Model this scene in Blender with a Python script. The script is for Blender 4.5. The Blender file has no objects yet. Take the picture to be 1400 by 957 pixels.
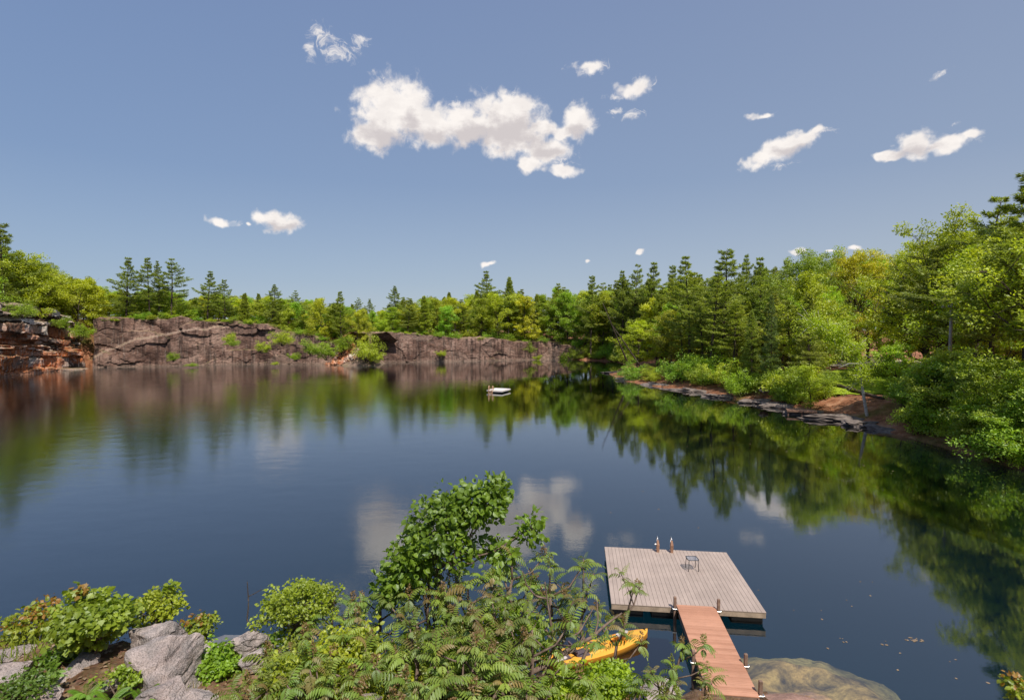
import bpy, bmesh, math, random
import numpy as np
from mathutils import Vector, Matrix

R = math.radians
random.seed(7)
RNG = np.random.default_rng(7)
SC = bpy.context.scene
COL = SC.collection
CAMH = 9.4
PITCH = math.atan(27.5 / 750.0)
SUN_AZ, SUN_EL = R(156), R(57)          # azimuth measured from +Y towards +X

# ------------------------------------------------------------------ basic helpers
def ray(px, py):
    dx, du = (px - 700) / 750.0, (478.5 - py) / 750.0
    return np.array([dx, math.cos(PITCH) + math.sin(PITCH) * du, -math.sin(PITCH) + math.cos(PITCH) * du])

def onz(px, py, z=0.0):
    d = ray(px, py); t = (z - CAMH) / d[2]
    return np.array([0, 0, CAMH]) + d * t

def at(px, py, Y):
    d = ray(px, py); return np.array([0, 0, CAMH]) + d * (Y / d[1])

def hash3(ix, iy, iz):
    h = (ix.astype(np.int64) * 374761393 + iy.astype(np.int64) * 668265263 + iz.astype(np.int64) * 2147483647) & 0xFFFFFFFF
    h = ((h ^ (h >> 13)) * 1274126177) & 0xFFFFFFFF
    h = (h ^ (h >> 16)) & 0xFFFFFF
    return h / float(0xFFFFFF)

def vnoise(p):
    p = np.asarray(p, float); i = np.floor(p); f = p - i; f = f * f * (3 - 2 * f)
    x, y, z = i[..., 0], i[..., 1], i[..., 2]
    r = 0
    for a in (0, 1):
        for b in (0, 1):
            for c in (0, 1):
                w = (f[..., 0] if a else 1 - f[..., 0]) * (f[..., 1] if b else 1 - f[..., 1]) * (f[..., 2] if c else 1 - f[..., 2])
                r = r + w * hash3(x + a, y + b, z + c)
    return r * 2 - 1

def fbm(p, octv=4, gain=0.5):
    p = np.asarray(p, float); a, r = 1.0, 0
    for k in range(octv):
        r = r + a * vnoise(p + 17.3 * k); p = p * 2.03; a *= gain
    return r

def sstep(a, b, x):
    t = np.clip((x - a) / (b - a), 0, 1); return t * t * (3 - 2 * t)

def unit(v):
    v = np.asarray(v, float); return v / (np.linalg.norm(v, axis=-1, keepdims=True) + 1e-9)

class Geo:
    """collects vertices and faces (3, 4 or n sided) with one tint per face"""
    def __init__(s): s.v = []; s.n = 0; s.f = []; s.t = []
    def add(s, verts, faces, tint=0.5):
        verts = np.asarray(verts, float).reshape(-1, 3); faces = np.asarray(faces, np.int64)
        if len(faces) == 0: return
        s.v.append(verts); s.f.append(faces + s.n); s.n += len(verts)
        s.t.append(np.broadcast_to(np.asarray(tint, float), (len(faces),)).copy())
    def mesh(s, name, mat=None, smooth=False):
        me = bpy.data.meshes.new(name)
        V = np.concatenate(s.v)
        me.vertices.add(len(V)); me.vertices.foreach_set('co', V.astype(np.float32).ravel())
        tot = np.concatenate([np.full(len(f), f.shape[1]) for f in s.f])
        loops = np.concatenate([f.ravel() for f in s.f])
        me.loops.add(len(loops)); me.loops.foreach_set('vertex_index', loops.astype(np.int32))
        me.polygons.add(len(tot))
        st = np.concatenate([[0], np.cumsum(tot)[:-1]])
        me.polygons.foreach_set('loop_start', st.astype(np.int32))
        me.update(calc_edges=True)
        me.validate()
        T = np.concatenate(s.t)
        if len(T) == len(me.polygons):
            a = me.attributes.new('tint', 'FLOAT', 'FACE'); a.data.foreach_set('value', T.astype(np.float32))
        me.polygons.foreach_set('use_smooth', np.full(len(me.polygons), smooth))
        if mat: me.materials.append(mat)
        return me
    # ---- shapes
    def box(s, c, size, rot=0.0, tint=0.5, bev=0.0):
        x, y, z = np.array(size) / 2.0
        if bev <= 0:
            v = np.array([[a * x, b * y, d * z] for a in (-1, 1) for b in (-1, 1) for d in (-1, 1)])
            f = [[0, 1, 3, 2], [4, 6, 7, 5], [0, 4, 5, 1], [2, 3, 7, 6], [0, 2, 6, 4], [1, 5, 7, 3]]
            cs, sn = math.cos(rot), math.sin(rot)
            v = v @ np.array([[cs, sn, 0], [-sn, cs, 0], [0, 0, 1]]) + np.array(c)
            s.add(v, f, tint)
        else:
            o = np.array([[-1, -1], [1, -1], [1, 1], [-1, 1]], float)
            rings = []
            for (k, zz) in ((bev, -z), (0, -z + bev), (0, z - bev), (bev, z)):
                pts = []
                for a, b in o:
                    X, Y = a * (x - k), b * (y - k)
                    pts += [[X - a * (bev if a * b < 0 else 0), Y - b * (bev if a * b > 0 else 0), zz], [X - a * (bev if a * b > 0 else 0), Y - b * (bev if a * b < 0 else 0), zz]]
                rings.append(pts)
            v = np.array(rings).reshape(-1, 3)
            f = []
            for r in range(3):
                for k in range(8):
                    f.append([r * 8 + k, r * 8 + (k + 1) % 8, (r + 1) * 8 + (k + 1) % 8, (r + 1) * 8 + k])
            cs, sn = math.cos(rot), math.sin(rot)
            v = v @ np.array([[cs, sn, 0], [-sn, cs, 0], [0, 0, 1]]) + np.array(c)
            n0 = s.n
            s.add(v, f, tint)
            s.f.append(np.array([[n0 + 7 - k for k in range(8)]])); s.t.append(np.array([tint]))
            s.f.append(np.array([[n0 + 24 + k for k in range(8)]])); s.t.append(np.array([tint]))
    def tube(s, pts, rad, sides=6, tint=0.5, cap=True):
        pts = np.asarray(pts, float); n = len(pts); rad = np.broadcast_to(np.asarray(rad, float), (n,))
        d = unit(np.gradient(pts, axis=0))
        ref = np.array([0, 0, 1.0]) if abs(d[0][2]) < 0.9 else np.array([1.0, 0, 0])
        a = unit(np.cross(d, ref)); b = np.cross(d, a)
        th = np.linspace(0, 2 * np.pi, sides, endpoint=False)
        v = pts[:, None, :] + rad[:, None, None] * (np.cos(th)[None, :, None] * a[:, None, :] + np.sin(th)[None, :, None] * b[:, None, :])
        i = np.arange(n - 1)[:, None] * sides; k = np.arange(sides)[None, :]; k2 = (k + 1) % sides
        f = np.stack([i + k, i + k2, i + sides + k2, i + sides + k], -1).reshape(-1, 4)
        n0 = s.n
        s.add(v.reshape(-1, 3), f, tint)
        if cap:
            s.f.append(np.array([[n0 + (n - 1) * sides + k for k in range(sides)]])); s.t.append(np.array([tint]))
            s.f.append(np.array([[n0 + sides - 1 - k for k in range(sides)]])); s.t.append(np.array([tint]))
    def scatter(s, tv, tf, c, T, Nn, size, tint):
        """copies of a flat template (x along T, y across, z along the normal)"""
        T = unit(T); B = unit(np.cross(Nn, T)); Nn = np.cross(T, B)
        tv = np.asarray(tv, float); M = len(tv); K = len(c)
        size = np.broadcast_to(np.asarray(size, float), (K,))
        v = c[:, None, :] + size[:, None, None] * (tv[None, :, 0:1] * T[:, None, :] + tv[None, :, 1:2] * B[:, None, :] + tv[None, :, 2:3] * Nn[:, None, :])
        tint = np.broadcast_to(np.asarray(tint, float), (K,))
        for ff in tf:
            ff = np.asarray(ff)
            f = ff[None] + (np.arange(K) * M)[:, None, None]
            s.f.append(f.reshape(-1, ff.shape[1]) + s.n); s.t.append(np.repeat(tint, len(ff)))
        s.v.append(v.reshape(-1, 3)); s.n += K * M

def obj(name, me, parent=None, loc=None, rot=None):
    o = bpy.data.objects.new(name, me); COL.objects.link(o)
    if parent is not None: o.parent = parent
    if loc is not None: o.location = loc
    if rot is not None: o.rotation_euler = rot
    return o
def tag(o, label, cat, group=None, kind=None):
    if label: o['label'] = label
    if cat: o['category'] = cat
    if group: o['group'] = group
    if kind: o['kind'] = kind
    return o
def thing(name, label, cat, loc=(0, 0, 0), rotz=0.0, group=None):
    o = obj(name, None, None, loc, (0, 0, rotz)); o.empty_display_size = 0.3
    return tag(o, label, cat, group)
def struct(name, me, loc=None):
    o = obj(name, me, None, loc); o['kind'] = 'structure'; return o

# ------------------------------------------------------------------ materials
class NT:
    def __init__(s, name):
        s.m = bpy.data.materials.new(name); s.m.use_nodes = True; s.t = s.m.node_tree; s.t.nodes.clear()
        s.out = s.t.nodes.new('ShaderNodeOutputMaterial')
    def n(s, kind, **kw):
        nd = s.t.nodes.new('ShaderNode' + kind)
        ins = kw.pop('ins', {})
        for k, v in kw.items(): setattr(nd, k, v)
        for k, v in ins.items():
            if hasattr(v, 'links') or isinstance(v, bpy.types.NodeSocket): s.t.links.new(v, nd.inputs[k])
            else: nd.inputs[k].default_value = v
        return nd
    def link(s, a, b): s.t.links.new(a, b)
    def pos(s, scale=(1, 1, 1)):
        g = s.n('NewGeometry')
        m = s.n('VectorMath', operation='MULTIPLY', ins={0: g.outputs['Position'], 1: scale}); return m.outputs[0]
    def opos(s, scale=(1, 1, 1)):
        g = s.n('TexCoord')
        m = s.n('VectorMath', operation='MULTIPLY', ins={0: g.outputs['Object'], 1: scale}); return m.outputs[0]
    def noise(s, vec, scale, detail=4, rough=0.55, dist=0.0):
        return s.n('TexNoise', ins={'Vector': vec, 'Scale': scale, 'Detail': detail, 'Roughness': rough, 'Distortion': dist}).outputs['Fac']
    def ramp(s, fac, stops, interp='LINEAR'):
        r = s.n('ValToRGB', ins={'Fac': fac}); r.color_ramp.interpolation = interp
        e = r.color_ramp.elements
        while len(e) < len(stops): e.new(0.5)
        for el, (p, c) in zip(e, stops):
            el.position = p; el.color = (c, c, c, 1) if isinstance(c, (int, float)) else (*c, 1)
        return r.outputs['Color']
    def mix(s, fac, a, b, mode='MIX'):
        m = s.n('Mix', data_type='RGBA', blend_type=mode)
        for i, v in ((0, fac), (6, a), (7, b)):
            if isinstance(v, bpy.types.NodeSocket): s.t.links.new(v, m.inputs[i])
            else: m.inputs[i].default_value = (*v, 1) if isinstance(v, tuple) else v
        return m.outputs[2]
    def math(s, op, a, b=0.0, c=0.0):
        m = s.n('Math', operation=op)
        for i, v in enumerate((a, b, c)):
            if isinstance(v, bpy.types.NodeSocket): s.t.links.new(v, m.inputs[i])
            else: m.inputs[i].default_value = v
        return m.outputs[0]
    def bump(s, h, strength=0.5, dist=0.02):
        return s.n('Bump', ins={'Height': h, 'Strength': strength, 'Distance': dist}).outputs['Normal']
    def bsdf(s, color, rough=0.8, normal=None, spec=0.3, metal=0.0):
        b = s.n('BsdfPrincipled')
        for k, v in (('Base Color', color), ('Roughness', rough), ('Specular IOR Level', spec), ('Metallic', metal)):
            if isinstance(v, bpy.types.NodeSocket): s.t.links.new(v, b.inputs[k])
            else: b.inputs[k].default_value = (*v, 1) if isinstance(v, tuple) else v
        if normal is not None: s.t.links.new(normal, b.inputs['Normal'])
        s.t.links.new(b.outputs[0], s.out.inputs['Surface']); return b
    def attr(s, name): return s.n('Attribute', attribute_name=name).outputs['Fac']

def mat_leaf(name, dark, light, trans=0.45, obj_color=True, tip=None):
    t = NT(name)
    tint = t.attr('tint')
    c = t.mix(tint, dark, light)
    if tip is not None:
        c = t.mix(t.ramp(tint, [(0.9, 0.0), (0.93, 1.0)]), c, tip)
    if obj_color:
        oi = t.n('ObjectInfo'); c = t.mix(1.0, c, oi.outputs['Color'], 'MULTIPLY')
    n = t.noise(t.opos(), 0.9, 2)
    c = t.mix(1.0, c, t.ramp(n, [(0.3, 0.82), (0.7, 1.2)]), 'MULTIPLY')
    d = t.n('BsdfDiffuse', ins={'Color': c})
    warm = t.mix(1.0, c, (1.12, 1.12, 0.5), 'MULTIPLY')
    tr = t.n('BsdfTranslucent', ins={'Color': warm})
    g = t.n('BsdfGlossy', ins={'Roughness': 0.5, 'Color': (0.9, 0.95, 1, 1)})
    m = t.n('MixShader', ins={0: trans, 1: d.outputs[0], 2: tr.outputs[0]})
    m2 = t.n('MixShader', ins={0: 0.04, 1: m.outputs[0], 2: g.outputs[0]})
    t.link(m2.outputs[0], t.out.inputs['Surface']); return t.m

def mat_bark(name, a, b, sc=6):
    t = NT(name); p = t.opos((1, 1, 0.25))
    n = t.noise(p, sc, 5, 0.65)
    c = t.ramp(n, [(0.3, a), (0.7, b)])
    t.bsdf(c, 0.9, t.bump(n, 0.6, 0.03), 0.1); return t.m

def mat_birch():
    t = NT('birch_bark'); n = t.noise(t.opos((1.2, 1.2, 9)), 3, 4, 0.6)
    c = t.ramp(n, [(0.36, (0.05, 0.045, 0.04)), (0.44, (0.55, 0.52, 0.47)), (0.8, (0.68, 0.66, 0.6))])
    t.bsdf(c, 0.7, None, 0.2); return t.m

def mat_granite():
    t = NT('granite'); p = t.pos()
    big = t.noise(p, 1.1, 5, 0.6); mid = t.noise(p, 5, 5, 0.65); fine = t.noise(p, 55, 3, 0.7)
    c = t.ramp(big, [(0.32, (0.27, 0.215, 0.2)), (0.5, (0.42, 0.345, 0.315)), (0.68, (0.5, 0.43, 0.4))])
    c = t.mix(t.ramp(mid, [(0.42, 0.0), (0.62, 0.75)]), c, (0.235, 0.215, 0.205))
    c = t.mix(t.ramp(t.noise(p, 2.3, 6, 0.7), [(0.6, 0.0), (0.7, 0.6)]), c, (0.4, 0.27, 0.2))
    c = t.mix(1.0, c, t.ramp(fine, [(0.3, 0.48), (0.5, 1.0), (0.72, 1.35)]), 'MULTIPLY')
    crack = t.n('TexVoronoi', feature='DISTANCE_TO_EDGE', ins={'Vector': t.n('VectorMath', operation='ADD', ins={0: t.pos((1.0, 1.6, 2.6)), 1: t.n('TexNoise', ins={'Vector': p, 'Scale': 2.5, 'Detail': 4}).outputs['Color']}).outputs[0], 'Scale': 0.7}).outputs['Distance']
    ck = t.ramp(crack, [(0.0, 0.45), (0.012, 1.0)])
    c = t.mix(1.0, c, ck, 'MULTIPLY')
    h = t.math('ADD', t.math('MULTIPLY', mid, 1.0), t.math('MULTIPLY', fine, 0.4))
    h = t.math('ADD', h, t.math('MULTIPLY', t.ramp(crack, [(0.0, 0.0), (0.02, 1.0)]), 0.2))
    t.bsdf(c, 0.9, t.bump(h, 0.9, 0.06), 0.2); return t.m

def mat_cliff(name, kind):
    t = NT(name); p = t.pos(); tint = t.attr('tint')
    big = t.noise(t.pos((1, 1, 1.4)), 0.16, 6, 0.62); mid = t.noise(t.pos((1, 1, 2.2)), 0.7, 6, 0.65); fine = t.noise(t.pos((1, 1, 1.6)), 1.9, 6, 0.75)
    streak = t.noise(t.pos((1, 1, 0.07)), 1.1, 5, 0.65); streak2 = t.noise(t.pos((1, 1, 0.05)), 2.6, 4, 0.7)
    sep = t.n('SeparateXYZ', ins={0: p}); z = sep.outputs['Z']
    if kind == 'layered':
        c = t.ramp(tint, [(0.0, (0.05, 0.036, 0.03)), (0.2, (0.2, 0.13, 0.1)), (0.55, (0.46, 0.35, 0.29)), (1.0, (0.8, 0.7, 0.62))])
        low = t.n('MapRange', ins={'Value': z, 'From Min': 12.5, 'From Max': 5.0, 'To Min': 0.0, 'To Max': 1.0}).outputs[0]
        rust = t.math('MULTIPLY', t.ramp(big, [(0.42, 0.0), (0.56, 0.9)]), low)
        c = t.mix(rust, c, (0.62, 0.19, 0.06))
        c = t.mix(t.math('MULTIPLY', t.ramp(streak2, [(0.54, 0.0), (0.64, 0.7)]), low), c, (0.75, 0.62, 0.52))
        c = t.mix(t.ramp(streak, [(0.54, 0.0), (0.66, 0.7)]), c, (0.05, 0.04, 0.036))
        c = t.mix(t.ramp(mid, [(0.55, 0.0), (0.7, 0.5)]), c, (0.09, 0.07, 0.06))
    else:
        c = t.ramp(big, [(0.36, (0.105, 0.06, 0.047)), (0.5, (0.23, 0.14, 0.108)), (0.64, (0.38, 0.25, 0.195))])
        c = t.mix(t.ramp(streak, [(0.48, 0.0), (0.6, 0.82)]), c, (0.06, 0.038, 0.032))
        c = t.mix(t.ramp(streak2, [(0.56, 0.0), (0.67, 0.55)]), c, (0.34, 0.27, 0.225))
        c = t.mix(t.ramp(mid, [(0.54, 0.0), (0.66, 0.6)]), c, (0.17, 0.085, 0.055))
        c = t.mix(t.ramp(tint, [(0.4, 0.0), (1.0, 0.75)]), c, (0.44, 0.34, 0.27))
        c = t.mix(t.ramp(tint, [(0.0, 0.85), (0.2, 0.0)]), c, (0.035, 0.026, 0.022))
    wl = t.n('MapRange', ins={'Value': z, 'From Min': 0.15, 'From Max': 0.7, 'To Min': 1.0, 'To Max': 0.0}).outputs[0]
    c = t.mix(t.math('MULTIPLY', wl, 0.45), c, (0.3, 0.22, 0.17))
    c = t.mix(1.0, c, t.ramp(fine, [(0.34, 0.6), (0.66, 1.28)]), 'MULTIPLY')
    # moss and soil where the rock faces the sky
    up = t.n('SeparateXYZ', ins={0: t.n('NewGeometry').outputs['Normal']}).outputs['Z']
    soil = t.mix(t.ramp(t.noise(p, 0.8, 5), [(0.4, 0.0), (0.58, 1.0)]), (0.33, 0.22, 0.15), (0.1, 0.1, 0.035))
    c = t.mix(t.math('MULTIPLY', t.ramp(up, [(0.6, 0.0), (0.85, 1.0)]), t.ramp(mid, [(0.36, 0.15), (0.56, 0.8)])), c, soil)
    h = t.math('ADD', mid, t.math('MULTIPLY', fine, 0.4))
    t.bsdf(c, 0.9, t.bump(h, 1.0, 0.35), 0.15); return t.m

def mat_ground():
    t = NT('woodland_floor'); p = t.pos()
    big = t.noise(p, 0.1, 5, 0.6); mid = t.noise(p, 0.9, 5, 0.65); fine = t.noise(p, 8, 4, 0.7)
    c = t.ramp(mid, [(0.3, (0.13, 0.055, 0.03)), (0.5, (0.32, 0.14, 0.075)), (0.7, (0.46, 0.26, 0.16))])
    c = t.mix(t.ramp(big, [(0.54, 0.0), (0.66, 0.9)]), c, t.ramp(fine, [(0.3, (0.04, 0.06, 0.012)), (0.7, (0.13, 0.16, 0.03))]))
    c = t.mix(1.0, c, t.ramp(fine, [(0.25, 0.6), (0.75, 1.35)]), 'MULTIPLY')
    t.bsdf(c, 0.95, t.bump(t.math('ADD', mid, t.math('MULTIPLY', fine, 0.5)), 0.8, 0.15), 0.1); return t.m

def mat_bank():
    t = NT('bank_soil'); p = t.pos()
    mid = t.noise(p, 2.2, 5, 0.65); fine = t.noise(p, 22, 4, 0.7); leaf = t.n('TexVoronoi', ins={'Vector': p, 'Scale': 26}).outputs['Color']
    c = t.ramp(mid, [(0.3, (0.07, 0.04, 0.022)), (0.5, (0.17, 0.105, 0.06)), (0.62, (0.27, 0.18, 0.11)), (0.75, (0.11, 0.1, 0.035))])
    c = t.mix(0.12, c, t.mix(1.0, c, leaf, 'OVERLAY'))
    c = t.mix(1.0, c, t.ramp(fine, [(0.28, 0.5), (0.72, 1.4)]), 'MULTIPLY')
    t.bsdf(c, 0.95, t.bump(t.math('ADD', mid, t.math('MULTIPLY', fine, 0.5)), 0.8, 0.06), 0.1); return t.m

def mat_lawn():
    t = NT('mown_grass'); n = t.noise(t.pos(), 1.2, 6, 0.7)
    t.bsdf(t.ramp(n, [(0.3, (0.2, 0.3, 0.02)), (0.7, (0.38, 0.46, 0.04))]), 0.9, t.bump(n, 0.5, 0.05), 0.1); return t.m
def mat_gravel():
    t = NT('pale_gravel'); n = t.noise(t.pos(), 3, 6, 0.7)
    t.bsdf(t.ramp(n, [(0.3, (0.33, 0.26, 0.2)), (0.7, (0.52, 0.43, 0.34))]), 0.95, t.bump(n, 0.5, 0.03), 0.1); return t.m

def mat_boards(name, a, b, period, gap, axis=0, rough=0.7):
    """decking: boards run across `axis` (object space) with dark gaps, one tone per board"""
    t = NT(name); tc = t.n('TexCoord'); sep = t.n('SeparateXYZ', ins={0: tc.outputs['Object']})
    u = sep.outputs[axis]
    bid = t.math('FLOOR', t.math('DIVIDE', u, period))
    rnd = t.n('TexWhiteNoise', noise_dimensions='1D', ins={'W': bid}).outputs['Value']
    g = t.n('VectorMath', operation='MULTIPLY', ins={0: tc.outputs['Object'], 1: (14, 1.2, 14) if axis == 0 else (1.2, 14, 14)}).outputs[0]
    grain = t.noise(g, 3, 5, 0.65); blot = t.noise(tc.outputs['Object'], 1.3, 4, 0.6)
    c = t.mix(rnd, a, b)
    c = t.mix(1.0, c, t.ramp(grain, [(0.3, 0.91), (0.7, 1.06)]), 'MULTIPLY')
    c = t.mix(1.0, c, t.ramp(blot, [(0.35, 0.88), (0.65, 1.05)]), 'MULTIPLY')
    t.bsdf(c, rough, t.bump(grain, 0.3, 0.004), 0.3); return t.m

def mat_plain(name, col, rough=0.6, spec=0.4, metal=0.0, var=0.25, sc=9):
    t = NT(name); n = t.noise(t.opos(), sc, 5, 0.65)
    c = t.mix(1.0, col, t.ramp(n, [(0.3, 1 - var), (0.7, 1 + var)]), 'MULTIPLY')
    t.bsdf(c, rough, t.bump(n, 0.15, 0.01), spec, metal); return t.m

def mat_glass():
    t = NT('table_glass'); tr = t.n('BsdfTransparent', ins={'Color': (0.8, 0.86, 0.88, 1)}); g = t.n('BsdfGlossy', ins={'Roughness': 0.04, 'Color': (1, 1, 1, 1)})
    t.link(t.n('MixShader', ins={0: 0.35, 1: tr.outputs[0], 2: g.outputs[0]}).outputs[0], t.out.inputs['Surface']); return t.m

def mat_water():
    t = NT('quarry_water'); p = t.pos()
    wind = t.ramp(t.noise(t.pos((0.6, 1.0, 1)), 0.022, 3, 0.5, 0.6), [(0.42, 0.5), (0.62, 1.0)])
    w1 = t.noise(t.pos((0.8, 1.3, 1)), 4.5, 3, 0.55); w2 = t.noise(t.pos((0.75, 1.25, 1)), 0.55, 2, 0.5); w3 = t.noise(p, 0.11, 2, 0.5); w0 = t.noise(t.pos((0.7, 1.5, 1)), 13, 2, 0.5)
    h = t.math('ADD', t.math('MULTIPLY', w1, 0.0009), t.math('MULTIPLY', w2, 0.004))
    h = t.math('ADD', h, t.math('MULTIPLY', w0, 0.0006))
    h = t.math('MULTIPLY', h, t.math('MULTIPLY', wind, t.n('MapRange', ins={'Value': t.n('SeparateXYZ', ins={0: p}).outputs['X'], 'From Min': 5.0, 'From Max': -35.0, 'To Min': 1.0, 'To Max': 8.0}).outputs[0]))
    h = t.math('ADD', h, t.math('MULTIPLY', w3, 0.012))
    nb = t.n('Bump', ins={'Height': h, 'Strength': 1.0, 'Distance': 1.0}).outputs['Normal']
    fr = t.n('Fresnel', ins={'IOR': 1.95, 'Normal': nb}).outputs[0]
    fr = t.n('MapRange', ins={'Value': fr, 'From Min': 0.1, 'From Max': 0.62, 'To Min': 0.115, 'To Max': 0.84}).outputs[0]
    fr = t.math('MULTIPLY', fr, t.math('SUBTRACT', 1.0, t.n('NewGeometry').outputs['Backfacing']))
    g = t.n('BsdfGlossy', ins={'Roughness': 0.015, 'Color': (1, 1, 1, 1), 'Normal': nb})
    tr = t.n('BsdfTransparent', ins={'Color': (1, 1, 1, 1)})
    t.link(t.n('MixShader', ins={0: fr, 1: tr.outputs[0], 2: g.outputs[0]}).outputs[0], t.out.inputs['Surface'])
    ab = t.n('VolumeAbsorption', ins={'Color': (0.42, 0.72, 0.80, 1), 'Density': 0.42})
    t.link(ab.outputs[0], t.out.inputs['Volume'])
    return t.m
def mat_bed():
    t = NT('lake_bed'); n = t.noise(t.pos(), 0.05, 3)
    t.bsdf(t.ramp(n, [(0.3, (0.06, 0.085, 0.078)), (0.7, (0.075, 0.10, 0.092))]), 1.0, None, 0.0); return t.m
def mat_shelf():
    t = NT('algae_rock'); p = t.pos()
    n = t.noise(p, 0.75, 6, 0.66, 1.2); f = t.noise(p, 9, 5, 0.7)
    z = t.n('SeparateXYZ', ins={0: p}).outputs['Z']
    c = t.ramp(n, [(0.34, (0.08, 0.055, 0.03)), (0.45, (0.24, 0.155, 0.06)), (0.58, (0.46, 0.29, 0.1)), (0.7, (0.19, 0.115, 0.05))])
    dry = t.n('MapRange', ins={'Value': z, 'From Min': -0.06, 'From Max': 0.05}).outputs[0]
    c = t.mix(dry, c, (0.34, 0.21, 0.165))
    c = t.mix(1.0, c, t.ramp(f, [(0.3, 0.66), (0.7, 1.25)]), 'MULTIPLY')
    t.bsdf(c, 0.95, t.bump(t.math('ADD', n, t.math('MULTIPLY', f, 0.3)), 0.7, 0.08), 0.1); return t.m

M = {}
M['granite'] = mat_granite()
M['layered'] = mat_cliff('layered_cliff_rock', 'layered')
M['wall'] = mat_cliff('brown_cliff_rock', 'wall')
M['ground'] = mat_ground(); M['bank'] = mat_bank(); M['lawn'] = mat_lawn(); M['gravel'] = mat_gravel()
M['broad'] = mat_leaf('broad_leaves', (0.29, 0.33, 0.028), (0.68, 0.72, 0.06), 0.52)
M['needle'] = mat_leaf('pine_needles', (0.22, 0.27, 0.055), (0.54, 0.58, 0.14), 0.47)
M['shrub'] = mat_leaf('shrub_leaves', (0.24, 0.32, 0.03), (0.6, 0.7, 0.07), 0.5)
M['sumac'] = mat_leaf('sumac_leaves', (0.13, 0.21, 0.03), (0.4, 0.49, 0.075), 0.45, tip=(0.36, 0.26, 0.11))
M['maple'] = mat_leaf('maple_leaves', (0.17, 0.25, 0.02), (0.5, 0.57, 0.07), 0.5, tip=(0.44, 0.24, 0.07))
M['bark'] = mat_bark('dark_bark', (0.035, 0.026, 0.02), (0.13, 0.1, 0.08))
M['twig'] = mat_bark('grey_twig_bark', (0.09, 0.06, 0.045), (0.27, 0.2, 0.16), 14)
M['birch'] = mat_birch()
M['deadwood'] = mat_bark('weathered_wood', (0.11, 0.095, 0.09), (0.34, 0.29, 0.26), 8)
M['water'] = mat_water(); M['bed'] = mat_bed(); M['shelf'] = mat_shelf()
# ------------------------------------------------------------------ camera, sun, sky
cam = bpy.data.cameras.new('camera'); cam.lens = 36 * 750 / 1400.0; cam.sensor_width = 36; cam.sensor_fit = 'HORIZONTAL'
cam.clip_end = 8000; cam.clip_start = 0.05
co = obj('camera', cam, None, (0, 0, CAMH), (R(90) - PITCH, 0, 0)); SC.camera = co
sd = np.array([math.sin(SUN_AZ) * math.cos(SUN_EL), math.cos(SUN_AZ) * math.cos(SUN_EL), math.sin(SUN_EL)])
sl = bpy.data.lights.new('sun', 'SUN'); sl.energy = 5.0; sl.angle = R(0.5); sl.color = (1.0, 0.93, 0.83)
so = obj('sun', sl, None, (0, 0, 60)); so.rotation_euler = Vector(-sd).to_track_quat('-Z', 'Y').to_euler()

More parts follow.
